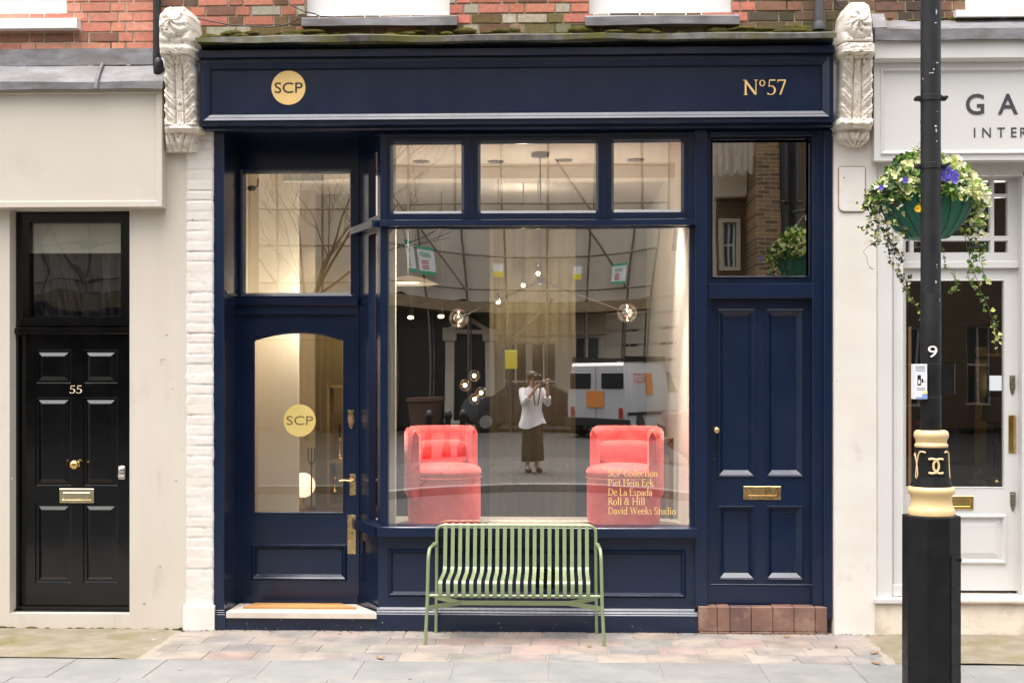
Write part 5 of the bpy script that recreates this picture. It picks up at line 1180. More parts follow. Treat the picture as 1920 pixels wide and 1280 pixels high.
# ================================================================ lamp post
YP = -2.2; pxc = 1748.5
xp = WX(1745,YP); zpy = lambda p: WZ(p,1745,YP); w_ = lambda p: p*(YP+D)/FPX
POSTM = mat('black_post_paint', (.007,.007,.008), (.011,.011,.012), rough=.45, spec=.18, nscale=7, bump=.12, bscale=50, bump2=.06, bscale2=5, rvar=.1, c3=(.03,.03,.03), n3scale=14, n3lo=.72, n3hi=.75)
GPOST = mat('grey_post_paint', (.0105,.0105,.0125), (.016,.016,.018), rough=.45, spec=.4, nscale=5, bump=.1, bscale=60, bump2=.05, bscale2=4, rvar=.08, c3=(.75,.74,.73), n3scale=16, n3lo=.765, n3hi=.785)
CREMP = mat('cream_gloss_paint', (.72,.53,.27), (.66,.47,.23), rough=.4, spec=.5, nscale=6, bump=.1, bscale=40, bump2=.08, bscale2=9)
post = thing('lamp_post', 'tall black street lamp post with cream collars on the pavement kerb', 'lamp post', (xp, YP, 0))
rp_ = w_(18.3)
b = MB(); b.lathe((xp,YP,0), [(rp_,zpy(552)),(rp_,5.6)], 32); b.build('shaft', GPOST, post, smooth=50)
b = MB(); b.lathe((xp,YP,0), [(rp_*1.03,zpy(812)),(rp_*1.03,zpy(552)-.004),(rp_*1.0,zpy(552)-.001)], 32); b.build('shaft', POSTM, post, smooth=50)
for pz, rr in ((185,1.0),(312,1.05)):
    b = MB(); zc_ = zpy(pz); b.lathe((xp,YP,zc_-.018), [(rp_*1.005,0),(rp_*1.1,.003),(rp_*1.1,.033),(rp_*1.005,.036)], 32)
    for s in (-1,1): b.box(xp+s*rp_*1.0, xp+s*(rp_+.034), YP-.022, YP+.022, zc_-.013, zc_+.013, .006); b.tube([(xp+s*(rp_+.024),YP-.04,zc_),(xp+s*(rp_+.024),YP+.03,zc_)], .009, 10)
    b.build('clamp_band', IRON, post, smooth=40)
xq = WX(1746,YP)
b = MB(); P = lambda p, px: (w_(px), zpy(p))
b.lathe((xq,YP,0), [P(838,29.5),P(834,30.5),P(829,27.5),P(823,28.5),P(819,31),P(813,31.5),P(808,29.5),P(806,26),P(806,18)], 40); b.build('collar', CREMP, post, smooth=40)
b = MB(); b.lathe((xq,YP,0), [P(914,38),P(906,37),P(899,34.5),P(890,32.8),P(870,31.6),P(837.5,29.6)], 40); drum = b.build('drum', POSTM, post, smooth=40)
b = MB(); b.lathe((xq,YP,0), [P(964.5,38),P(964,42),P(955,42.5),P(952,41),P(948,38.5),P(936,36.5),P(928,38),P(924,41.5),P(918,43.2),P(913.5,42),P(911,38.5)], 40); b.build('collar', CREMP, post, smooth=40)
b = MB(); ra = w_(48.5)/math.cos(math.pi/8); b.lathe((xq+.0,YP,0), [(ra*1.06,-.02),(ra*1.06,.06),(ra,.09),(ra,zpy(967)),(ra*.985,zpy(965)),(ra*.7,zpy(964.4))], 8, ph=math.pi/8)
# access door in one face
base = b.build('octagonal_base', POSTM, post)
b = MB(); nx, ny = math.cos(math.radians(-45)), math.sin(math.radians(-45)); fc = Vector((xq+nx*w_(48.5), YP+ny*w_(48.5), 0)); tg_ = Vector((-ny, nx, 0)); n_ = Vector((nx,ny,0))
za_, zb2 = zpy(1275), zpy(1035)
lpz = []
for off in (.0, .006):
    lpz.append([fc+n_*off+tg_*s*.052+Vector((0,0,z_)) for s, z_ in ((-1,za_),(1,za_),(1,zb2),(-1,zb2))])
b.loft(lpz, cap1=True); b.tube([fc+n_*.004+tg_*.03+Vector((0,0,zpy(1045))), fc+n_*.02+tg_*.03+Vector((0,0,zpy(1045)))], .009, 8); b.build('access_hatch', POSTM, base)
# interlaced double C and looped ribbons in relief on the drum
b = MB(); zc_ = zpy(871.5); rd = w_(31.8)
def oncyl(a_px, b_px, off=.004): 
    xx = w_(a_px); r0 = rd+off; xx = max(min(xx, r0*.999), -r0*.999); return (xq+xx, YP-math.sqrt(r0*r0-xx*xx), zc_+w_(b_px))
for s in (-1,1):
    pts = []
    for k in range(19):
        a = math.radians(-62+124*k/18); pts.append(oncyl(s*(-5.6+11.2*math.cos(a)-.8), 13.2*math.sin(a)*1.02, .004+.0006*s))
    pts = [oncyl(s*-13.2, -13.2)]+pts+[oncyl(s*-13.2, 13.2)] if False else pts
    b.tube(pts, .0072, 8, flat=1.)
for q in (-12.6,12.6): b.tube([oncyl(a, q*(1-.06*math.cos(a*.4)), .0042) for a in range(-13,14,2)], .0068, 8)
b.build('emblem', CREMP, drum, smooth=60)
b = MB()
for s in (-1,1):
    rp2 = lambda a, q: oncyl(a, q, .004)
    def pc(ang, zpx, off=.003):
        a = math.radians(ang); pz = 871.5-zpx; rr = w_(29.8+ (max(0, pz-850)/60)**2*3.5)+off
        return (xq+s*rr*math.sin(a), YP-rr*math.cos(a), zc_+w_(zpx))
    b.tube([pc(34,24),pc(42,26),pc(56,25.5),pc(62,20),pc(66,10),pc(70,0),pc(72,-12),pc(72,-22),pc(66,-24),pc(62,-16),pc(66,-4),pc(72,8),pc(84,22),pc(92,18)], .005, 7)
b.build('ribbon', CREMP, drum, smooth=60)
b = MB(); rs_ = random.Random(2)                                  # scuffs where the paint is rubbed off
for (px_, py_, w0, h0) in ((1751,28,1.3,7),(1750,48,3,1.2),(1742,141,5,1.3),(1746,134,1.5,2.5),(1752,122,3,1),(1750,240,3,2.2),(1751,248,1.6,4),(1753,213,1.2,1),(1750,530,2,3.2),(1752,498,1.2,1.2),(1752,503,1,1),(1758,563,1,4),(1729,150,1,1.5),(1752,268,1.3,1.3)):
    ang = math.asin(max(-.98, min(.98, w_(px_-1745.5)/rp_))); zc0 = zpy(py_)
    ring = [[(xp+(rp_+d_)*math.sin(ang+w_(w0)*math.cos(q)*rs_.uniform(.5,1.2)/rp_), YP-(rp_+d_)*math.cos(ang+w_(w0)*math.cos(q)/rp_), zc0+w_(h0)*math.sin(q)*rs_.uniform(.5,1.1)) for q in [i*math.pi/4 for i in range(8)]] for d_ in (-.001,.0016)]
    b.loft(ring, cap1=True)
struct(b.build('paint_scuffs', mat('rubbed_paint', (.6,.6,.62), (.4,.4,.42), rough=.8, nscale=50), post), 'stuff')
# number and little sign plates on the post
WH = mat('white_transfer', (.82,.82,.82), rough=.5)
vs, fs = text_mesh('9'); x0, x1, z0, z1 = R4(1739.5,648,1757,670,YP-rp_)
put_text('number_lettering', vs, fs, x0, x1, z0, z1, YP-rp_*1.03-.002, .004, WH, post)
b = MB(); x0, x1, z0, z1 = R4(1738,682,1766,690,YP-rp_)
b.lathe((xp,YP,WZ(684,1745,YP)), [(rp_*1.045,0),(rp_*1.045,.012)], 28); b.build('clamp_band', IRON, post, smooth=50); b = MB(); b.lathe((xp,YP,WZ(746,1745,YP)), [(rp_*1.045,0),(rp_*1.045,.012)], 28); b.build('clamp_band', IRON, post, smooth=50)
sg = thing('street_notice', 'small white notice plate with a black camera symbol strapped to the lamp post', 'sign', (WX(1726,YP-.05), YP-.06, WZ(748,1726,YP)))
x0, x1, z0, z1 = R4(1714.5,682,1738.5,748,YP-.07)
b = MB()
lpz = []
for z_ in (z0, z1): lpz.append([(x0,YP-.0,z_),(x0+.012,YP-.045,z_),(x1,YP-.068,z_),(x1,YP-.064,z_),(x0+.014,YP-.041,z_),(x0+.004,YP+.0,z_)])
b.loft(lpz, cap0=True, cap1=True); b.build('plate', mat('white_sign_plate', (.72,.73,.77), (.66,.67,.71), rough=.35, nscale=3), sg)
def onpl(px, py): 
    x = WX(px,YP-.06); t_ = (x-(x0+.012))/(x1-x0-.012); return (x, YP-.045-.023*t_-.0015, WZ(py,px,YP-.06))
def plrect(mb, a, c, d, e): mb.face([onpl(a,e), onpl(c,e), onpl(c,d), onpl(a,d)])
b = MB(); plrect(b,1721,1727,703,722); plrect(b,1728,1731,710,717); plrect(b,1733,1734.5,714,716)
for q in (686.5,690,694): plrect(b,1718,1734,q,q+1)
for q in (727,730): plrect(b,1720,1734,q,q+.8)
b.build('symbol', BLACKINK, sg)
b = MB(); b.face([onpl(1722.5,719),onpl(1725.5,719),onpl(1725.5,712),onpl(1722.5,712)]); 
for v in b.bm.verts: v.co.y -= .0008
b.build('symbol_lens', WH, sg)
b = MB(); plrect(b,1729,1738,739,747); plrect(b,1718,1729,744,747); b.build('blue_band', mat('blue_band', (.2,.3,.62), rough=.4), sg)
b = MB(); plrect(b,1731,1738,733,738); b.build('yellow_band', mat('yellow_band', (.75,.62,.2), rough=.4), sg)
sg2 = thing('street_notice', 'black backed notice plate strapped to the right side of the lamp post', 'sign', (WX(1778,YP+.05), YP+.05, WZ(745,1778,YP)))
x0, x1, z0, z1 = R4(1763,681,1791,740,YP+.06)
b = MB(); lpz = []
for z_ in (z0, z1): lpz.append([(x0,YP+.03,z_),(x1-.01,YP+.07,z_),(x1,YP+.074,z_),(x1,YP+.08,z_),(x0,YP+.04,z_)])
b.loft(lpz, cap0=True, cap1=True); b.build('plate', BLACKP, sg2)
b = MB(); b.box(x1-.002, x1+.003, YP+.07, YP+.082, z0, z1); b.build('plate_edge', CHROME, sg2)
# lantern out of frame is left out; short arm carrying the basket chains
bz = WZ(236,1745,YP); xb0 = WX(1737,-1.86); yb0 = -1.86
b = MB(); b.tube([(xp,YP,bz+.02),(xp-.01,YP+.15,bz+.05),(xb0,yb0,bz+.045),(xb0,yb0,bz-.0)], .011, 10); b.build('basket_arm', IRON, post, smooth=50)
# ================================================================ hanging basket
hb = thing('hanging_basket', 'green hanging basket of variegated ivy and pansies behind the lamp post', 'hanging basket', (xb0, yb0, WZ(447,1735,yb0)))
zb3 = WZ(447,1735,yb0); zr3 = WZ(357,1735,yb0); RB_ = 87*(yb0+D)/FPX
TEAL = mat('green_basket_liner', (.004,.11,.075), (.006,.15,.1), rough=.55, nscale=5, bump=.1, bscale=40)
b = MB(); lp = []
for k in range(13):
    t_ = k/12; rr = RB_*math.sin(math.acos(max(0,1-t_))*1.0)*(.96)+.02 if k else RB_*.42
    rr = RB_*(.42+.58*math.sin(t_*math.pi/2)**.8); z_ = zb3+(zr3-zb3)*t_
    lp.append([(xb0+rr*(1+.02*abs(math.sin(q*9)))*math.cos(q), yb0+rr*(1+.02*abs(math.sin(q*9)))*math.sin(q), z_) for q in [2*math.pi*i/144 for i in range(144)]])
b.loft(lp, cap0=True); b.build('bowl', TEAL, hb, smooth=40)
b = MB()
for k in range(18):
    q = 2*math.pi*k/18; pts = []
    for i in range(9):
        t_ = i/8; rr = RB_*(.42+.58*math.sin(t_*math.pi/2)**.8)+.004; pts.append((xb0+rr*math.cos(q+.25*(1-t_)), yb0+rr*math.sin(q+.25*(1-t_)), zb3+(zr3-zb3)*t_))
    b.tube(pts, .0035, 5)
pts = [(xb0+(RB_+.006)*math.cos(2*math.pi*k/40), yb0+(RB_+.006)*math.sin(2*math.pi*k/40), zr3) for k in range(41)]; b.tube(pts, .006, 6, caps=False)
b.build('wire_frame', mat('dark_green_wire', (.004,.035,.028), rough=.5), hb, smooth=60)
b = MB()                                                         # chains as real links
for q in (math.radians(200), math.radians(-20), math.radians(90)):
    a = Vector((xb0+RB_*math.cos(q), yb0+RB_*math.sin(q), zr3)); c = Vector((xb0,yb0,bz+.01)); n = 26
    for k in range(n):
        p0 = a.lerp(c, k/n); p1 = a.lerp(c, (k+1.25)/n); d = (p1-p0); s = d.cross(Vector((0,1,0)) if k % 2 else Vector((1,0,.3))).normalized()*.006
        b.tube([p0, p0.lerp(p1,.2)+s, p0.lerp(p1,.8)+s, p1, p0.lerp(p1,.8)-s, p0.lerp(p1,.2)-s, p0], .0016, 5, caps=False)
b.build('chain', CHROME, hb)
LEAFM = mat('ivy_leaf', (1,1,1), (.85,.88,.8), rough=.5, spec=.35, nscale=20, attr='tint', trans=.3)
rl = random.Random(5)
GREENS = [(.1,.2,.03),(.14,.26,.04),(.06,.13,.025),(.2,.32,.06),(.05,.1,.03)]
VARI = [(.78,.76,.45),(.85,.82,.6),(.66,.68,.3),(.45,.52,.14),(.74,.7,.46),(.86,.82,.68)]
DARKS = [(.03,.05,.02),(.05,.07,.03),(.09,.1,.05),(.16,.15,.09)]
def leaf(mb, p, s, tint, up=None):
    d = Vector((rl.uniform(-1,1), rl.uniform(-1,.6), rl.uniform(-.9,.7))).normalized()
    n = (Vector((rl.uniform(-.7,.7), rl.uniform(-1,-.1), rl.uniform(.0,1.2)))).normalized()
    sd = d.cross(n).normalized(); n = sd.cross(d).normalized()
    c = p
    def P_(a, w, h=0): return c+d*a*s+sd*w*s+n*h*s
    mid = [P_(-.5,0,-.05), P_(.0,0,-.1), P_(.6,0,.02)]
    for sg_ in (-1,1):
        mb.face([mid[0], P_(-.42,.34*sg_,.06), P_(-.05,.55*sg_,.1), P_(.05,.26*sg_,0), mid[1]], tint)
        mb.face([mid[1], P_(.05,.26*sg_,0), P_(.3,.3*sg_,.08), mid[2]], tint)
b = MB()
cz3 = zr3+.01
def bp_(px, py, y): return Vector((WX(px,y), y, WZ(py,px,y)))
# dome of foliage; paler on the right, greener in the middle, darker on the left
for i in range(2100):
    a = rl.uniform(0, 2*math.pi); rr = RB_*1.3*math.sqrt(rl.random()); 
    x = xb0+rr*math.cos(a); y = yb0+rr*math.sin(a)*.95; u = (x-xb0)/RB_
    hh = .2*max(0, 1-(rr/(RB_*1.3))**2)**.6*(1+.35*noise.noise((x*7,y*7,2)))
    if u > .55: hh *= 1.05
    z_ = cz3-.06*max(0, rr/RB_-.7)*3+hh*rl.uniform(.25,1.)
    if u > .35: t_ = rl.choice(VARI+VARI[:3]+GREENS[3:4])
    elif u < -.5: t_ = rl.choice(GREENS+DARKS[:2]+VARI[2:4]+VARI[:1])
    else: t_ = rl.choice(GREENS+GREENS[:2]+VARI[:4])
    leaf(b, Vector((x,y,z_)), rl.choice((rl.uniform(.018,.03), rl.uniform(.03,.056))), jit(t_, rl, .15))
# skirt that hangs over the rim
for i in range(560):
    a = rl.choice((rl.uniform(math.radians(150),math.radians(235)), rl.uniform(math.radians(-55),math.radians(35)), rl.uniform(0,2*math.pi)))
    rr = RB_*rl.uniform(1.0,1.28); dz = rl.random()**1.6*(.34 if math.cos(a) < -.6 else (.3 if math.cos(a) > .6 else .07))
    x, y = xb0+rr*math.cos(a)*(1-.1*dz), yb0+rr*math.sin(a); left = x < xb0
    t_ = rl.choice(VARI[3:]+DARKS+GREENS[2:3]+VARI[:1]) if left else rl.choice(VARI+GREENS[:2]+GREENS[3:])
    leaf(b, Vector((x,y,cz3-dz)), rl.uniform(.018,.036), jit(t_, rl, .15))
b.build('foliage', LEAFM, hb)
STEMM = mat('ivy_stem', (.14,.1,.045), (.09,.1,.035), rough=.8, nscale=20)
b = MB(); lf = MB()
def trail(pts, dens, s0, s1, pal, rad=.02, r=.0022):
    P3 = [bp_(px, py, y) for px, py, y in pts]; fine = []
    for p, q in zip(P3, P3[1:]):
        for k in range(8): fine.append(p.lerp(q, k/8)+Vector((rl.uniform(-.006,.006), rl.uniform(-.006,.006), 0)))
    fine.append(P3[-1]); b.tube(fine, r, 5)
    L_ = sum((q-p).length for p, q in zip(fine, fine[1:]))
    for i in range(int(L_*dens)):
        p = rl.choice(fine)+Vector((rl.uniform(-rad,rad), rl.uniform(-rad,rad), rl.uniform(-rad,rad)))
        leaf(lf, p, rl.uniform(s0,s1), jit(rl.choice(pal), rl, .15))
yl = yb0-.1
trail([(1660,430,yl),(1672,465,yl),(1690,480,yl),(1684,515,yl),(1700,525,yl)], 230, .014, .026, DARKS+VARI[3:5], .03)
trail([(1665,440,yl),(1668,478,yl),(1676,505,yl),(1690,522,yl),(1702,560,yl),(1726,582,yl),(1733,600,yl)], 70, .014, .024, DARKS+VARI[2:4], .018)
trail([(1640,420,yl),(1622,432,yl),(1612,428,yl)], 60, .012, .02, DARKS+VARI[2:4], .01)
trail([(1648,440,yl),(1620,470,yl),(1630,500,yl),(1636,505,yl)], 10, .012, .016, DARKS, .006, .0012)
trail([(1810,430,yl),(1822,470,yl),(1830,520,yl),(1846,560,yl),(1862,600,yl),(1880,640,yl)], 44, .02, .034, GREENS+VARI[2:4]+[(.25,.4,.1)], .02)
trail([(1818,430,yl),(1836,460,yl),(1840,500,yl),(1850,530,yl)], 75, .02, .036, GREENS+VARI[2:4], .03)
trail([(1806,430,yl),(1818,480,yl),(1815,520,yl),(1830,545,yl)], 80, .016, .03, GREENS+VARI[2:4], .02)
trail([(1765,450,yl+.15),(1772,500,yl+.15),(1790,510,yl+.15),(1796,540,yl+.15),(1780,548,yl+.15)], 90, .012, .024, VARI[2:4]+GREENS[:2], .015, .0016)
trail([(1858,600,yl),(1866,640,yl),(1870,665,yl)], 40, .014, .022, VARI[2:4], .012, .0015)
trail([(1712,565,yl+.1),(1700,540,yl+.1),(1706,560,yl+.1),(1722,570,yl+.1)], 70, .012, .02, VARI[2:4]+GREENS[:2], .012)
b.build('trailing_stem', STEMM, hb, smooth=60); lf.build('trailing_leaves', LEAFM, hb)
def flower(name, px, py, y, s, m, n=6):
    c = bp_(px, py, y); fb = MB()
    for k in range(n):
        a = 2*math.pi*k/n; d = Vector((math.cos(a), -.25, math.sin(a))); e = Vector((-math.sin(a), 0, math.cos(a)))
        ring = [c+d*s*.1, c+d*s*.5+e*s*.42+Vector((0,rl.uniform(-.2,.2)*s,0)), c+d*s*1.0+e*s*.3, c+d*s*1.08, c+d*s*1.0-e*s*.3, c+d*s*.5-e*s*.42+Vector((0,rl.uniform(-.2,.2)*s,0))]
        fb.face(ring)
    return fb.build(name, m, hb)
VIO = mat('violet_petal', (.1,.07,.5), (.22,.18,.68), rough=.6, nscale=60, trans=.3); YELF = mat('yellow_petal', (.85,.55,.02), rough=.6, trans=.3)
for px, py, s in ((1774,324,.036),(1786,329,.034),(1767,331,.028),(1779,333,.03),(1790,337,.024),(1697,338,.018),(1652,352,.016)): flower('pansy', px, py, yb0-.3-rl.uniform(0,.04), s, VIO)
flower('pansy', 1721, 392, yb0-.34, .02, YELF); flower('pansy', 1724, 386, yb0-.3, .014, YELF)
# ================================================================ the other side of the street, seen in the shop glass
def rx(px, L): return WX(px, L)
def rz(py, px, L): return WZ(py, px, L)
FL = 29.
STU = mat('cream_stucco', (.72,.63,.5), (.66,.57,.45), rough=.8, nscale=.6, bump=.1, bscale=20)
DKP = mat('black_shop_paint', (.012,.011,.011), (.018,.016,.015), rough=.4, nscale=1)
OBR = brickmat('stock_brick', (.2,.125,.07), (.13,.08,.05), (.26,.2,.13))
def facade(name, label, x0, x1, h, m, wins, wm, base=None, basem=None):
    t = thing(name, label, 'building', ((x0+x1)/2, -FL, .1))
    b = MB(); b.plate(x0, x1, 0, h, FL, FL+.4, wins)
    for v in b.bm.verts: v.co.y *= -1
    b.box(x0, x1, -FL-6, -FL-.4, 0, h); b.box(x0, x1, -FL-.0, -FL+.3, h-.3, h, .02)
    b.build('wall', m, t)
    g = MB(); f = MB()
    for q in wins:
        g.face([(q[0],-FL-.25,q[2]),(q[1],-FL-.25,q[2]),(q[1],-FL-.25,q[3]),(q[0],-FL-.25,q[3])])
        for a in (q[0], (q[0]+q[1])/2-.03, q[1]-.06): f.box(a, a+.06, -FL-.22, -FL-.14, q[2], q[3])
        for a in (q[2], (q[2]+q[3])/2-.03, q[3]-.06): f.box(q[0], q[1], -FL-.21, -FL-.15, a, a+.06)
    g.build('window_glass', mat('dim_window', (.05,.055,.06), (.09,.09,.09), rough=.1, nscale=.5), t); f.build('window_frame', WHITEW, t)
    return t
xa_, xb_, xc_, xd_ = rx(300,FL)-9, rx(913,FL), rx(1160,FL), rx(1900,FL)
def grid(x0, x1, n, rows): 
    o = []; w = (x1-x0)/n
    for i in range(n):
        for z0, z1 in rows: o.append((x0+w*i+w*.28, x0+w*i+w*.72, z0, z1))
    return o
t1 = facade('terrace_house', 'stucco terrace house with black shopfront across the street, mirrored in the window', xa_, xb_, 15, STU, grid(xa_, xb_, 7, ((5.6,7.8),(9.2,11.2))), WHITEW)
b = MB(); b.box(xa_, xb_-.02, -FL+.06, -FL+.3, .15, rz(532,820,FL)-.0); b.box(xa_, xb_-.02, -FL+.3, -FL+.45, rz(532,820,FL)-.9, rz(532,820,FL)); b.build('shopfront', DKP, t1)
b = MB()
for e in (812,902): x = rx(e,FL); b.box(x-.16, x+.16, -FL+.3, -FL+.55, .2, rz(632,845,FL), .02); b.box(x-.24, x+.24, -FL+.3, -FL+.62, rz(632,845,FL), rz(605,845,FL), .03)
z0 = rz(612,845,FL); xx0, xx1 = rx(806,FL), rx(908,FL); xm = (xx0+xx1)/2; zz = rz(585,845,FL)
for p, q in (((xx0,z0),(xm,zz)),((xm,zz),(xx1,z0)),((xx0,z0),(xx1,z0))): b.tube([(p[0],-FL+.55,p[1]),(q[0],-FL+.55,q[1])], .08, 6)
b.box(rx(818,FL), rx(900,FL), -FL+.3, -FL+1.0, .2, .5, .02); b.build('door_surround', STU, t1)
t2 = facade('shop_house', 'cream shop house with plain fascia across the street, mirrored in the window', xb_, xc_, 15, STU, [(rx(930,FL), rx(985,FL), rz(800,960,FL), rz(632,960,FL)), (rx(992,FL), rx(1050,FL), rz(800,960,FL), rz(632,960,FL)), (rx(1090,FL), rx(1150,FL), .3, rz(620,1100,FL))]+grid(xb_, xc_, 2, ((5.6,7.8),(9.2,11.2))), WHITEW)
b = MB(); b.box(xb_, xc_, -FL, -FL+.25, rz(618,1030,FL), rz(560,1030,FL), .02); b.box(xb_, xc_, -FL, -FL+.45, rz(560,1030,FL)-.15, rz(556,1030,FL), .03); fa2 = b.build('fascia_board', mat('beige_fascia', (.5,.41,.28), rough=.6), t2)
vs, fs = text_mesh('PINCH', 1.3); put_text('sign_lettering', vs, fs, rx(1033,FL), rx(1062,FL), rz(594,1045,FL), rz(584,1045,FL), -FL+.251, .01, GREYINK, fa2, flip=True)
t3 = facade('corner_house', 'cream stucco corner house with sash windows across the street, mirrored in the window', xc_, rx(1345,FL), 14, STU, grid(xc_+.2, rx(1345,FL), 2, ((1.2,3.4),(5.6,7.8),(9.2,11.2))), WHITEW)
b = MB()
for k in range(9): z_ = .5+k*.48; b.box(xc_, rx(1345,FL), -FL, -FL+.05, z_, z_+.4)
b.build('rusticated_base', STU, t3)
t4 = facade('brick_house', 'dark stock brick house with white window surround across the street', rx(1345,FL), xd_+9, 16, OBR, [(rx(1358,FL), rx(1382,FL), rz(500,1370,FL), rz(415,1370,FL))]+grid(rx(1560,FL), xd_, 3, ((5.6,7.8),(9.2,11.2),(1,3.4))), WHITEW)
b = MB(); q = (rx(1350,FL), rx(1390,FL), rz(505,1370,FL), rz(408,1370,FL)); b.frame(q[0], q[1], q[2], q[3], [(0,FL),(0,FL-.12),(.12,FL-.12),(.12,FL)], cap=False)
for v in b.bm.verts: v.co.y *= -1
b.box(rx(1340,FL), rx(1400,FL), -FL, -FL+.4, rz(372,1370,FL), rz(325,1370,FL), .03); b.build('window_surround', STU, t4)
b = MB(); x0, x1 = rx(1420,FL-2), rx(1465,FL-2); b.box(x0, x1, -FL, -FL+2.0, 0, 13); b.build('brick_pier', brickmat('sooty_brick', (.33,.2,.1), (.12,.075,.045), (.42,.33,.2), .34, .115), t4)
b = MB(); x0, x1 = rx(1466,FL-2), rx(1490,FL-2); b.box(x0, x1, -FL, -FL+2.1, 0, 13); b.build('dark_recess', DKP, t4)
# scaffold with sheeting and tubes
SHEET = mat('debris_sheeting', (.9,.82,.7), (.8,.72,.61), rough=.6, nscale=1.2, stretch=(1,1,.6), trans=.45)
TUBEM = mat('scaffold_tube', (.2,.17,.13), (.12,.1,.075), rough=.5, metal=.5, nscale=3)
BOARD = mat('scaffold_board', (.28,.2,.11), (.2,.14,.08), rough=.8, nscale=4)
sf = thing('scaffold', 'tall sheeted scaffold on the terrace across the street, mirrored in the window', 'scaffold', (rx(850,27.6), -27.6, .2))
LS = 27.4; x0, x1 = rx(300,LS)-6, rx(1255,LS); zl0 = rz(541,1046,LS)
b = MB(); lp = []
for j in range(31):
    z_ = zl0+(13.5-zl0)*j/30; lp.append([(x0+(x1-x0)*i/90, -LS+.12*noise.noise((i*.35,j*.5,0))+.05*math.sin(i*1.6), z_-(.22*abs(math.sin(i*.35)) if j == 0 else 0)) for i in range(91)])
b.loft(lp, closed=False); b.build('sheeting', SHEET, sf, smooth=70)
b = MB(); xq0, xq1, zq = rx(1325,LS), rx(1416,LS), rz(318,1370,LS)
b.loft([[(xq0+(xq1-xq0)*i/30, -LS+.12*noise.noise((i*.35,j*.5,4))+.05*math.sin(i*1.6), zq+(13.5-zq)*j/20-(.15*abs(math.sin(i*.5)) if j == 0 else 0)) for i in range(31)] for j in range(21)], closed=False); b.build('sheeting', SHEET, sf, smooth=70)
b = MB(); xs_ = [x0+k*1.3 for k in range(int((x1-x0)/1.3)+1)]+[x1]
for x in xs_: b.tube([(x,-LS+.16,.2),(x,-LS+.16,13.8)], .035, 7); b.tube([(x,-LS-1.0,.2),(x,-LS-1.0,13.8)], .035, 7)
for k in range(9):
    z_ = zl0+.25+k*1.05; b.tube([(x0,-LS+.2,z_),(x1,-LS+.2,z_+.02)], .03, 6)
for x in xs_[3::4]: b.tube([(x,-LS+.24,zl0+.2),(x-2.4,-LS+.24,zl0+3.6)], .035, 6)
b.tube([(rx(930,LS),-LS+.3,rz(650,930,LS)),(rx(1040,LS),-LS+.3,zl0)], .035, 6)
b.build('tube_frame', TUBEM, sf, smooth=60)
b = MB(); b.box(x0, x1, -LS-1.1, -LS+.2, zl0-.42, zl0-.3); b.box(x0, x1, -LS+.2, -LS+.24, zl0-.42, zl0-.1); b.build('boards', BOARD, sf)
SG, SY, SB = mat('green_print', (.05,.42,.2), rough=.5), mat('yellow_print', (.85,.7,.05), rough=.5), mat('white_banner', (.82,.82,.8), rough=.5)
for k, (a, c, d, e, m_) in enumerate(((757,792,447,503,0),(912,935,466,495,1),(1085,1102,470,499,1),(1167,1197,471,512,0),(733,750,440,502,0))):
    t = thing('site_banner', ('white and green site banner at the left end of the mirrored sheeting','white and yellow warning banner left of the mirrored centre','white and yellow warning banner right of the mirrored centre','white and green site banner at the right end of the mirrored sheeting','edge of a white and green site banner by the window post')[k], 'banner', (rx((a+c)/2,27),-27,rz(e,(a+c)/2,27)), 0, 'banners on the sheeting')
    x0b, x1b, z0b, z1b = rx(a,27), rx(c,27), rz(e,a,27), rz(d,a,27)
    b = MB(); b.box(x0b, x1b, -27.03, -27, z0b, z1b); b.build('sheet', SB, t)
    hh = z1b-z0b; b = MB()
    if m_ == 0: b.box(x0b, x1b, -26.999, -26.99, z0b, z0b+hh*.12); b.box(x0b, x1b, -26.999, -26.99, z1b-hh*.1, z1b); b.build('green_band', SG, t)
    else: b.box(x0b, x1b, -26.999, -26.99, z0b, z0b+hh*.42); b.build('yellow_band', SY, t)
    if m_ == 0:
        vs, fs = text_mesh('QUALITY'); put_text('lettering', vs, fs, x0b+.06, x1b-.12, z1b-hh*.38, z1b-hh*.2, -26.98, .01, SG, t, flip=True)
        b = MB()
        for q in (.52,.6,.7,.78): b.box(x0b+.1, x1b-.2, -26.999, -26.99, z1b-hh*q-.015, z1b-hh*q+.015)
        b.build('text_lines', mat('red_print', (.6,.12,.1), rough=.5), t)
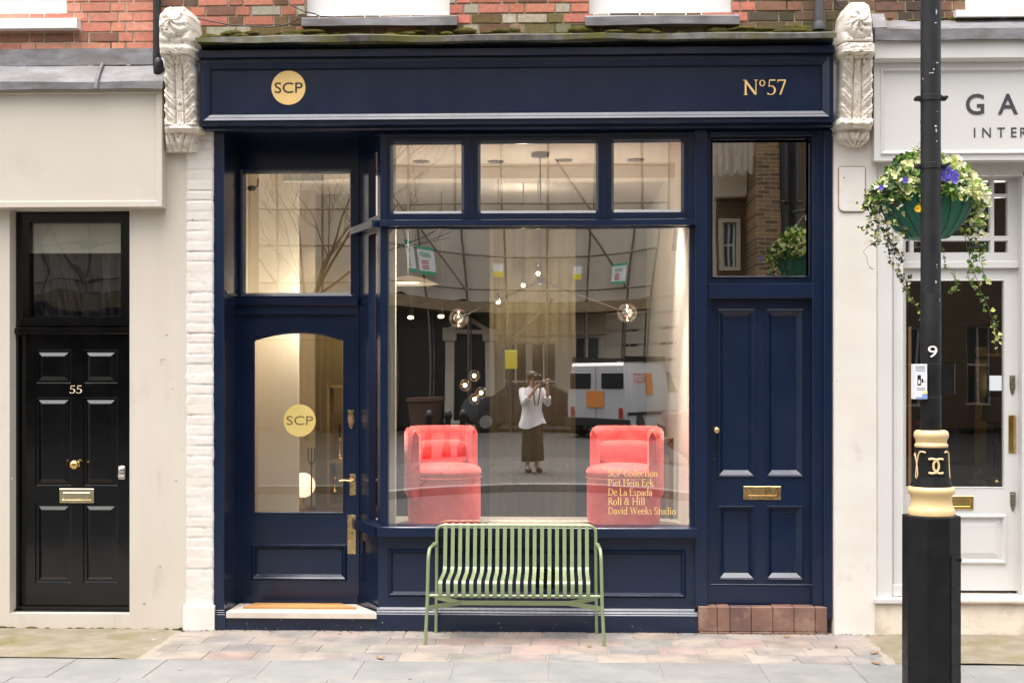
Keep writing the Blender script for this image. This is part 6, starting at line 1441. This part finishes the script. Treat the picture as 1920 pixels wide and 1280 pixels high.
# van
WHP = mat('white_car_paint', (.5,.5,.5), rough=.2, spec=.5, coat=.5); TYRE = mat('tyre_rubber', (.015,.015,.015), rough=.8); CGL = mat('car_glass', (.02,.025,.03), rough=.05)
def vehicle(name, label, cat, loc, rz_, L, W, side, m, gl_side, wr=.34):
    """side: body outline (x,z) ; gl_side: window polygons on the side"""
    t = thing(name, label, cat, loc, rz_)
    b = MB(); 
    def sec(y, ins): 
        cx = sum(p[0] for p in side)/len(side); cz = sum(p[1] for p in side)/len(side)
        return [(cx+(p[0]-cx)*(1-ins), y*(1-.12*max(0,(p[1]-.9))/1.0), cz+(p[1]-cz)*(1-ins)) for p in side]
    b.loft([sec(-W/2+.0,.05), sec(-W/2+.06,.0), sec(W/2-.06,.0), sec(W/2,.05)], cap0=True, cap1=True); b.build('body', m, t, smooth=35, world=False)
    for poly in gl_side:
        for s in (-1,1):
            b = MB(); yy = lambda z_: s*(W/2)*(1-.12*max(0,z_-.9))+s*.006
            b.loft([[(x, yy(z_), z_) for x, z_ in poly], [(x, yy(z_)-s*.05, z_) for x, z_ in poly]], cap0=True, cap1=True); b.build('side_window', CGL, t, world=False)
    xs = [min(p[0] for p in side), max(p[0] for p in side)]
    for x in (xs[0]+L*.18, xs[1]-L*.19):
        for s in (-1,1):
            b = MB(); b.discy((x, s*(W/2-.1), wr), [(wr*.9,-.11),(wr,-.09),(wr,.09),(wr*.9,.11)], 26); w = b.build('wheel', TYRE, t, smooth=40, world=False)
            b = MB(); b.discy((x, s*(W/2-.1), wr), [(wr*.6,-.12),(wr*.6,.12)], 20); b.build('rim', CHROME, w, world=False)
    return t
vside = [(-2.4,.35),(-2.42,1.0),(-2.38,1.9),(-2.3,1.98),(1.0,1.96),(1.35,1.85),(1.95,1.22),(2.35,1.02),(2.42,.6),(2.38,.32),(2.0,.28),(-2.0,.28)]
vp = Vector((rx(1212,24.), -24., .27))
van = vehicle('parked_van', 'white works van with orange logo parked across the street, mirrored in the window', 'van', vp, math.radians(-64), 4.84, 1.95, vside, WHP, [[(1.0,1.2),(1.75,1.2),(1.3,1.72),(1.0,1.76)]])
ORG2 = mat('orange_print', (.7,.25,.05), rough=.4); REDP = mat('red_print', (.6,.12,.1), rough=.5)
b = MB()
for s in (-1,1): b.face([(-.9+.0,s*.94,1.15),(-.35,s*.94,1.15),(-.35,s*.9,1.7),(-.9,s*.9,1.7)])
b.box(-2.445, -2.425, -.3, .25, .8, 1.24); b.build('logo', ORG2, van, world=False)
b = MB()
for k in range(12): b.box(-2.2+k*.27, -2.17+k*.27, -.85, .85, 2.06, 2.09)
for y in (-.8,.8): b.box(-2.3, 1.0, y-.02, y+.02, 2.0, 2.14)
b.build('roof_rack', IRON, van, world=False)
vs, fs = text_mesh('RESST')
o = put_text('lettering', vs, fs, -2.0, -1.1, 1.45, 1.7, .96, .005, REDP, None, flip=True); o.parent = van
b = MB(); b.box(-2.44, -2.41, -.75, .7, .85, 1.75) if 0 else b.box(-2.45, -2.42, -.8, -.7, .55, .8); b.box(-2.45, -2.42, .7, .8, .55, .8); b.box(-2.44, -2.425, -.006, .006, .4, 1.9); b.build('tail_light', mat('red_lens', (.4,.02,.02), rough=.2), van, world=False)
b = MB(); b.box(-2.46, -2.3, -.98, .98, .3, .52, .02); b.box(-2.45, 2.3, .965, .985, .62, .7); b.box(-2.45, 2.3, -.985, -.965, .62, .7); b.build('bumper', TYRE, van, world=False)
b = MB()
for s in (-.5,.5): b.box(-2.43, -2.4, s-.33, s+.33, 1.3, 1.72, .01)
b.build('rear_window', CGL, van, world=False)
CARB = mat('black_car_paint', (.012,.012,.014), rough=.12, spec=.5, coat=.6)
cside = [(-2.2,.4),(-2.25,.75),(-2.1,.98),(-1.3,1.06),(-.75,1.42),(.35,1.45),(1.15,1.05),(1.95,.9),(2.2,.7),(2.22,.38),(1.9,.25),(-1.9,.25)]
vehicle('parked_car', 'dark saloon car parked across the street behind the photographer, mirrored in the window', 'car', (rx(1005,25.), -25., .27), math.radians(4), 4.4, 1.8, cside, CARB, [[(-1.15,1.07),(-.25,1.07),(-.25,1.37),(-.7,1.36)],[(-.18,1.07),(.95,1.05),(.3,1.36),(-.18,1.37)]], .32)
REDC = mat('dark_red_car_paint', (.14,.012,.014), rough=.12, spec=.5, coat=.6)
vehicle('parked_car', 'dark red car parked up the street, glimpsed at the edge of the grey door glass', 'car', (rx(1508,14.8), -14.8, .21), math.radians(0), 4.4, 1.8, cside, REDC, [[(-1.15,1.07),(-.25,1.07),(-.25,1.37),(-.7,1.36)],[(-.18,1.07),(.95,1.05),(.3,1.36),(-.18,1.37)]], .32)
# bollards and planter
for k, px in enumerate((770,812,845)):
    t = thing('bollard', ('black bollard on the far kerb left of its pair, mirrored','black bollard on the far kerb in the middle of three, mirrored','black bollard on the far kerb nearest the mirrored door')[k], 'bollard', (rx(px,16),-16,.2), 0, 'bollards on the far side of the street')
    b = MB(); b.lathe((rx(px,16),-16,.2), [(.1,0),(.1,.2),(.075,.25),(.07,.8),(.1,.84),(.1,.9),(.06,.98),(.02,1.0)], 14); b.build('shaft', IRON, t, smooth=40)
t = thing('planter_pot', 'terracotta planter pot by the mirrored black door', 'planter', (rx(755,26),-26,.27))
b = MB(); b.lathe((rx(755,26),-26,.27), [(.45,0),(.6,.9),(.66,.92),(.66,1.02),(.55,1.02)], 18); b.build('pot', TERRA if 0 else mat('planter_clay', (.14,.075,.05), rough=.8), t, smooth=40)

# yellow parking sign on a pole
x = rx(947,24); t = thing('street_sign', 'yellow parking sign on a grey pole across the street, mirrored in the window', 'sign', (x,-24,.0))
b = MB(); b.tube([(x,-24,0),(x,-24,rz(610,947,24))], .05, 8); b.build('pole', GPIPE, t)
b = MB(); x0, x1, z0, z1 = rx(935,24), rx(962,24), rz(690,947,24), rz(650,947,24); b.box(x0, x1, -23.94, -23.9, z0, z1, .01); b.build('sign_plate', SY, t)
# bare plane tree whose twigs show in the glass
def tree(loc, seed, h):
    r = random.Random(seed); t = thing('bare_tree', 'bare winter street tree across the road, mirrored in the door glass', 'tree', loc)
    tr = MB(); tw = MB()
    def grow(mb, p, d, l, rad, dep):
        n = 5; pts = [p]; q = p; dd = d
        for k in range(n):
            dd = (dd+Vector((r.gauss(0,.12), r.gauss(0,.12), .04))).normalized(); q = q+dd*l/n; pts.append(q)
        mb.tube(pts, [rad*(1-.45*k/n) for k in range(n+1)], 8 if dep < 2 else 4)
        if dep < 5:
            for k in range(3 if dep else 5):
                s = pts[r.randint(2, n)]; v = (dd*.7+Vector((r.gauss(0,.6), r.gauss(0,.6), r.uniform(-.05,.5)))).normalized(); grow(tw, s, v, l*r.uniform(.55,.75), rad*.5, dep+1)
    grow(tr, Vector(loc), Vector((0,0,1)), h, .075, 0)
    BARK = mat('grey_bark', (.1,.075,.05), (.06,.045,.03), rough=.9, nscale=6)
    tr.build('trunk', BARK, t, smooth=60); tw.build('crown', BARK, t)
tree((rx(560,23), -23, .25), 4, 4.6)
# ================================================================ the photographer, standing where the picture is taken from
SKIN = mat('skin', (.55,.34,.25), (.5,.3,.22), rough=.55, nscale=9); HAIR = mat('brown_hair', (.035,.02,.012), (.05,.03,.018), rough=.5, nscale=30)
BLOUSE = mat('white_blouse', (.8,.79,.8), (.72,.71,.73), rough=.8, nscale=4, bump=.4, bscale=14, bump2=.5, bscale2=5); SKIRT = mat('dark_skirt', (.012,.011,.011), (.02,.018,.017), rough=.85, nscale=5)
PX, PY, PZ = -.4, -10.42, .3
ps = thing('person', 'photographer in white blouse and dark skirt holding up a camera, mirrored in the window', 'person', (PX, PY, PZ))
ps.scale = (.96,.96,.96); ps.rotation_euler = (0,0,math.radians(-22))
def skinned(name, verts, edges, radii, m, parent, root=0, sub=2):
    me = bpy.data.meshes.new(name); me.from_pydata([Vector(v) for v in verts], edges, []); o = bpy.data.objects.new(name, me); COL.objects.link(o)
    o.modifiers.new('Skin', 'SKIN'); 
    if not me.skin_vertices: 
        bpy.context.view_layer.objects.active = o; bpy.ops.mesh.customdata_skin_add()
    sv = me.skin_vertices[0].data
    for i, r in enumerate(radii): sv[i].radius = (r, r) if not isinstance(r, tuple) else r; sv[i].use_root = (i == root)
    s = o.modifiers.new('Smooth', 'SUBSURF'); s.levels = sub; s.render_levels = sub
    me.materials.append(m); o.parent = parent; o.modifiers[0].use_smooth_shade = True
    return o
# local frame: facing +y (towards the shop); eye height 1.62; the camera sits just in front of the right eye
V = [(0,0,.93),(0,.0,1.1),(0,-.01,1.27),(0,-.02,1.42),(0,.0,1.5),(0,.02,1.56),(0,.02,1.64),(0,.0,1.72),     # 0-7 pelvis .. crown
     (.09,0,.88),(.09,.01,.5),(.09,-.02,.1),(.1,.12,.04),                                              # 8-11 right leg
     (-.09,0,.88),(-.09,.03,.5),(-.1,0,.1),(-.11,.14,.04),                                             # 12-15 left leg
     (.17,-.02,1.4),(.25,.12,1.2),(.19,.25,1.5),(.17,.27,1.57),                                         # 16-19 right arm up to the camera
     (-.17,-.02,1.4),(-.22,.14,1.2),(-.02,.27,1.48),(.06,.29,1.55)]                                     # 20-23 left arm under the lens
E = [(0,1),(1,2),(2,3),(3,4),(4,5),(5,6),(6,7),(0,8),(8,9),(9,10),(10,11),(0,12),(12,13),(13,14),(14,15),(3,16),(16,17),(17,18),(18,19),(3,20),(20,21),(21,22),(22,23)]
Rr = [(.15,.11),(.12,.09),(.14,.1),(.12,.08),.05,.06,.085,.06,.085,.055,.04,.03,.085,.055,.04,.03,.05,.04,.03,.035,.05,.04,.03,.035]
body = skinned('body', V, E, Rr, SKIN, ps)
def hand(c, side, name):
    for k in range(5):
        if k < 4: p = [(c[0]+side*.0+(k-1.5)*.019, c[1]+.02, c[2]+.03), (c[0]+(k-1.5)*.02, c[1]+.05, c[2]+.06), (c[0]+(k-1.5)*.018, c[1]+.075, c[2]+.055+.004*k), (c[0]+(k-1.5)*.016, c[1]+.085, c[2]+.03)]
        else: p = [(c[0]-side*.03, c[1]+.0, c[2]+.0), (c[0]-side*.05, c[1]+.02, c[2]+.03), (c[0]-side*.045, c[1]+.05, c[2]+.045)]
        skinned('finger', p, [(i,i+1) for i in range(len(p)-1)], [.009,.0088,.008,.007][:len(p)], SKIN, body, 0, 1)
hand((.17,.25,1.56), 1, 'r'); hand((.07,.27,1.53), -1, 'l')
b = MB(); 
for sx in (-.03,.03): b.ball((sx,.098,1.63), .011, 8, 6)
b.build('eye', mat('eye_white', (.6,.58,.55), rough=.2), ps, world=False)
b = MB(); b.tube([(0,.1,1.64),(0,.122,1.6),(0,.105,1.59)], [.008,.013,.009], 8); b.ball((0,.098,1.565), .018, 8, 6, (1.2,.4,.35))
for sx in (-.084,.084): b.ball((sx,.02,1.62), .022, 8, 6, (.35,.7,1.2))
b.build('face', SKIN, ps, smooth=60, world=False)
b = MB(); b.ball((0,-.005,1.665), .108, 18, 12, (.95,1.02,.92)); b.ball((0,-.1,1.6), .05, 12, 8, (1,.8,1.3)); b.build('hair', HAIR, ps, smooth=60, world=False)
b = MB(); lp = []
for k, (z_, rx_, ry_, cy) in enumerate(((.8,.26,.19,0),(.86,.245,.175,0),(.95,.21,.155,0),(1.08,.185,.14,0),(1.22,.19,.145,0),(1.34,.2,.14,-.01),(1.42,.17,.11,-.015),(1.47,.09,.08,-.005))):
    lp.append([(rx_*math.cos(q)*(1+.05*math.sin(q*5+k)), cy+ry_*math.sin(q)*(1+.05*math.sin(q*6+k)), z_+(.05*math.sin(q*2) if k == 0 else 0)) for q in [2*math.pi*i/40 for i in range(40)]])
b.loft(lp); b.build('blouse', BLOUSE, ps, smooth=60, world=False)
for s, nm in ((1,'r'),(-1,'l')):
    P_ = [V[16],V[17]] if s == 1 else [V[20],V[21]]; q = V[18] if s == 1 else V[22]
    b = MB(); p0, p1 = Vector(P_[0]), Vector(P_[1]); b.tube([p0-(p1-p0)*.1, p0.lerp(p1,.5), p1, p1.lerp(Vector(q),.35)], [.085,.075,.065,.06], 14); b.build('sleeve', BLOUSE, ps, smooth=60, world=False)
b = MB(); lp = []
for k, (z_, rx_, ry_) in enumerate(((.2,.2,.17),(.42,.2,.17),(.7,.185,.155),(.88,.195,.15),(.99,.165,.13))):
    lp.append([(rx_*math.cos(q)*(1+.06*math.sin(q*7)*(1-k/5)), ry_*math.sin(q)*(1+.06*math.sin(q*7)*(1-k/5)), z_+.03*math.sin(q)*(k == 0)) for q in [2*math.pi*i/56 for i in range(56)]])
b.loft(lp); b.build('skirt', SKIRT, ps, smooth=60, world=False)
for s in (-1,1): b = MB(); b.ball((s*.1,.06,.045), .05, 12, 8, (1,2.3,.9)); b.build('shoe', BLACKP, ps, smooth=60, world=False)
cm = thing('photo_camera', 'black photo camera held up by the mirrored photographer', 'camera', (-.25, -10.05, 1.82))
b = MB(); b.box(-.14, .0, -10.17, -10.11, 1.755, 1.845, .01); b.box(-.095, -.045, -10.16, -10.11, 1.845, 1.868, .008); [setattr(v,'co',v.co+Vector((-.23,-.02,.075))) for v in b.bm.verts]; b.build('camera_body', BLACKP, cm)
b = MB(); b.discy((-.07,-10.11,1.8), [(.034,0),(.036,.03),(.034,.06),(.028,.062)], 20); [setattr(v,'co',v.co+Vector((-.23,-.02,.075))) for v in b.bm.verts]; b.build('lens', BLACKP, cm, smooth=40)
b = MB(); b.tube([(-.14,-10.13,1.8),(-.15,-10.16,1.6),(-.12,-10.18,1.35),(-.07,-10.18,1.35),(-.03,-10.16,1.6),(-.0,-10.13,1.8)], .012, 6, flat=.5); [setattr(v,'co',v.co+Vector((-.23,-.02,.075))) for v in b.bm.verts]; b.build('strap', mat('brown_strap', (.09,.06,.035), rough=.7), cm, smooth=60)
# ================================================================ light, sky and camera
SUN_EL, SUN_AZ = math.radians(76), math.radians(205)
w = bpy.data.worlds.new('World'); sc.world = w; w.use_nodes = True
n, N, L = w.node_tree, w.node_tree.nodes, w.node_tree.links; N.clear()
out = N.new('ShaderNodeOutputWorld'); bg = N.new('ShaderNodeBackground'); sky = N.new('ShaderNodeTexSky'); sky.sky_type = 'NISHITA'; sky.sun_disc = False
sky.sun_elevation = SUN_EL; sky.sun_rotation = SUN_AZ; sky.air_density = 1.; sky.dust_density = 4.; sky.ozone_density = 1.
hs = N.new('ShaderNodeHueSaturation'); hs.inputs['Saturation'].default_value = .3
tn = N.new('ShaderNodeMix'); tn.data_type = 'RGBA'; tn.blend_type = 'MULTIPLY'; tn.inputs[0].default_value = 1.; tn.inputs[7].default_value = (1.02,1.0,.975,1)
L.new(sky.outputs[0], hs.inputs['Color']); L.new(hs.outputs[0], tn.inputs[6])
# overcast: brighter overhead than at the horizon, as a clouded sky is
tc_ = N.new('ShaderNodeTexCoord'); sx_ = N.new('ShaderNodeSeparateXYZ'); mr_ = N.new('ShaderNodeMapRange'); ml_ = N.new('ShaderNodeVectorMath'); ml_.operation = 'SCALE'
L.new(tc_.outputs['Generated'], sx_.inputs[0]); L.new(sx_.outputs['Z'], mr_.inputs[0])
for i_, v_ in ((1,0.),(2,1.),(3,.7),(4,1.5)): mr_.inputs[i_].default_value = v_
L.new(tn.outputs[2], ml_.inputs[0]); L.new(mr_.outputs[0], ml_.inputs['Scale']); L.new(ml_.outputs[0], bg.inputs[0]); L.new(bg.outputs[0], out.inputs[0])
bg.inputs[1].default_value = .15
sl_ = bpy.data.lights.new('sun', 'SUN'); sl_.energy = 1.3; sl_.angle = math.radians(60); sl_.color = (1,.97,.93)
so = bpy.data.objects.new('sun', sl_); COL.objects.link(so)
# the Sky Texture turns clockwise from +y; aim the lamp the same way
dirv = Vector((math.sin(SUN_AZ)*math.cos(SUN_EL), math.cos(SUN_AZ)*math.cos(SUN_EL), math.sin(SUN_EL)))
so.rotation_euler = dirv.to_track_quat('Z', 'Y').to_euler(); so.location = (0,-12,14)
cd = bpy.data.cameras.new('camera'); cam = bpy.data.objects.new('camera', cd); COL.objects.link(cam); sc.camera = cam
cd.sensor_width = 36; cd.lens = 36*FPX/1920; cd.shift_y = 65/1920; cd.clip_end = 1000; cd.clip_start = .02
cam.location = (0, -D, CH); cam.rotation_euler = (math.radians(90), 0, TH)
sc.render.engine = 'CYCLES'; sc.cycles.use_denoising = True; sc.cycles.max_bounces = 10; sc.cycles.transparent_max_bounces = 16; sc.cycles.diffuse_bounces = 4; sc.cycles.glossy_bounces = 5
sc.cycles.sample_clamp_indirect = 6.; sc.cycles.caustics_reflective = False; sc.cycles.caustics_refractive = False
vs_ = sc.view_settings; vs_.view_transform = 'Standard'; vs_.look = 'None'; vs_.exposure = 1.33; vs_.gamma = 1
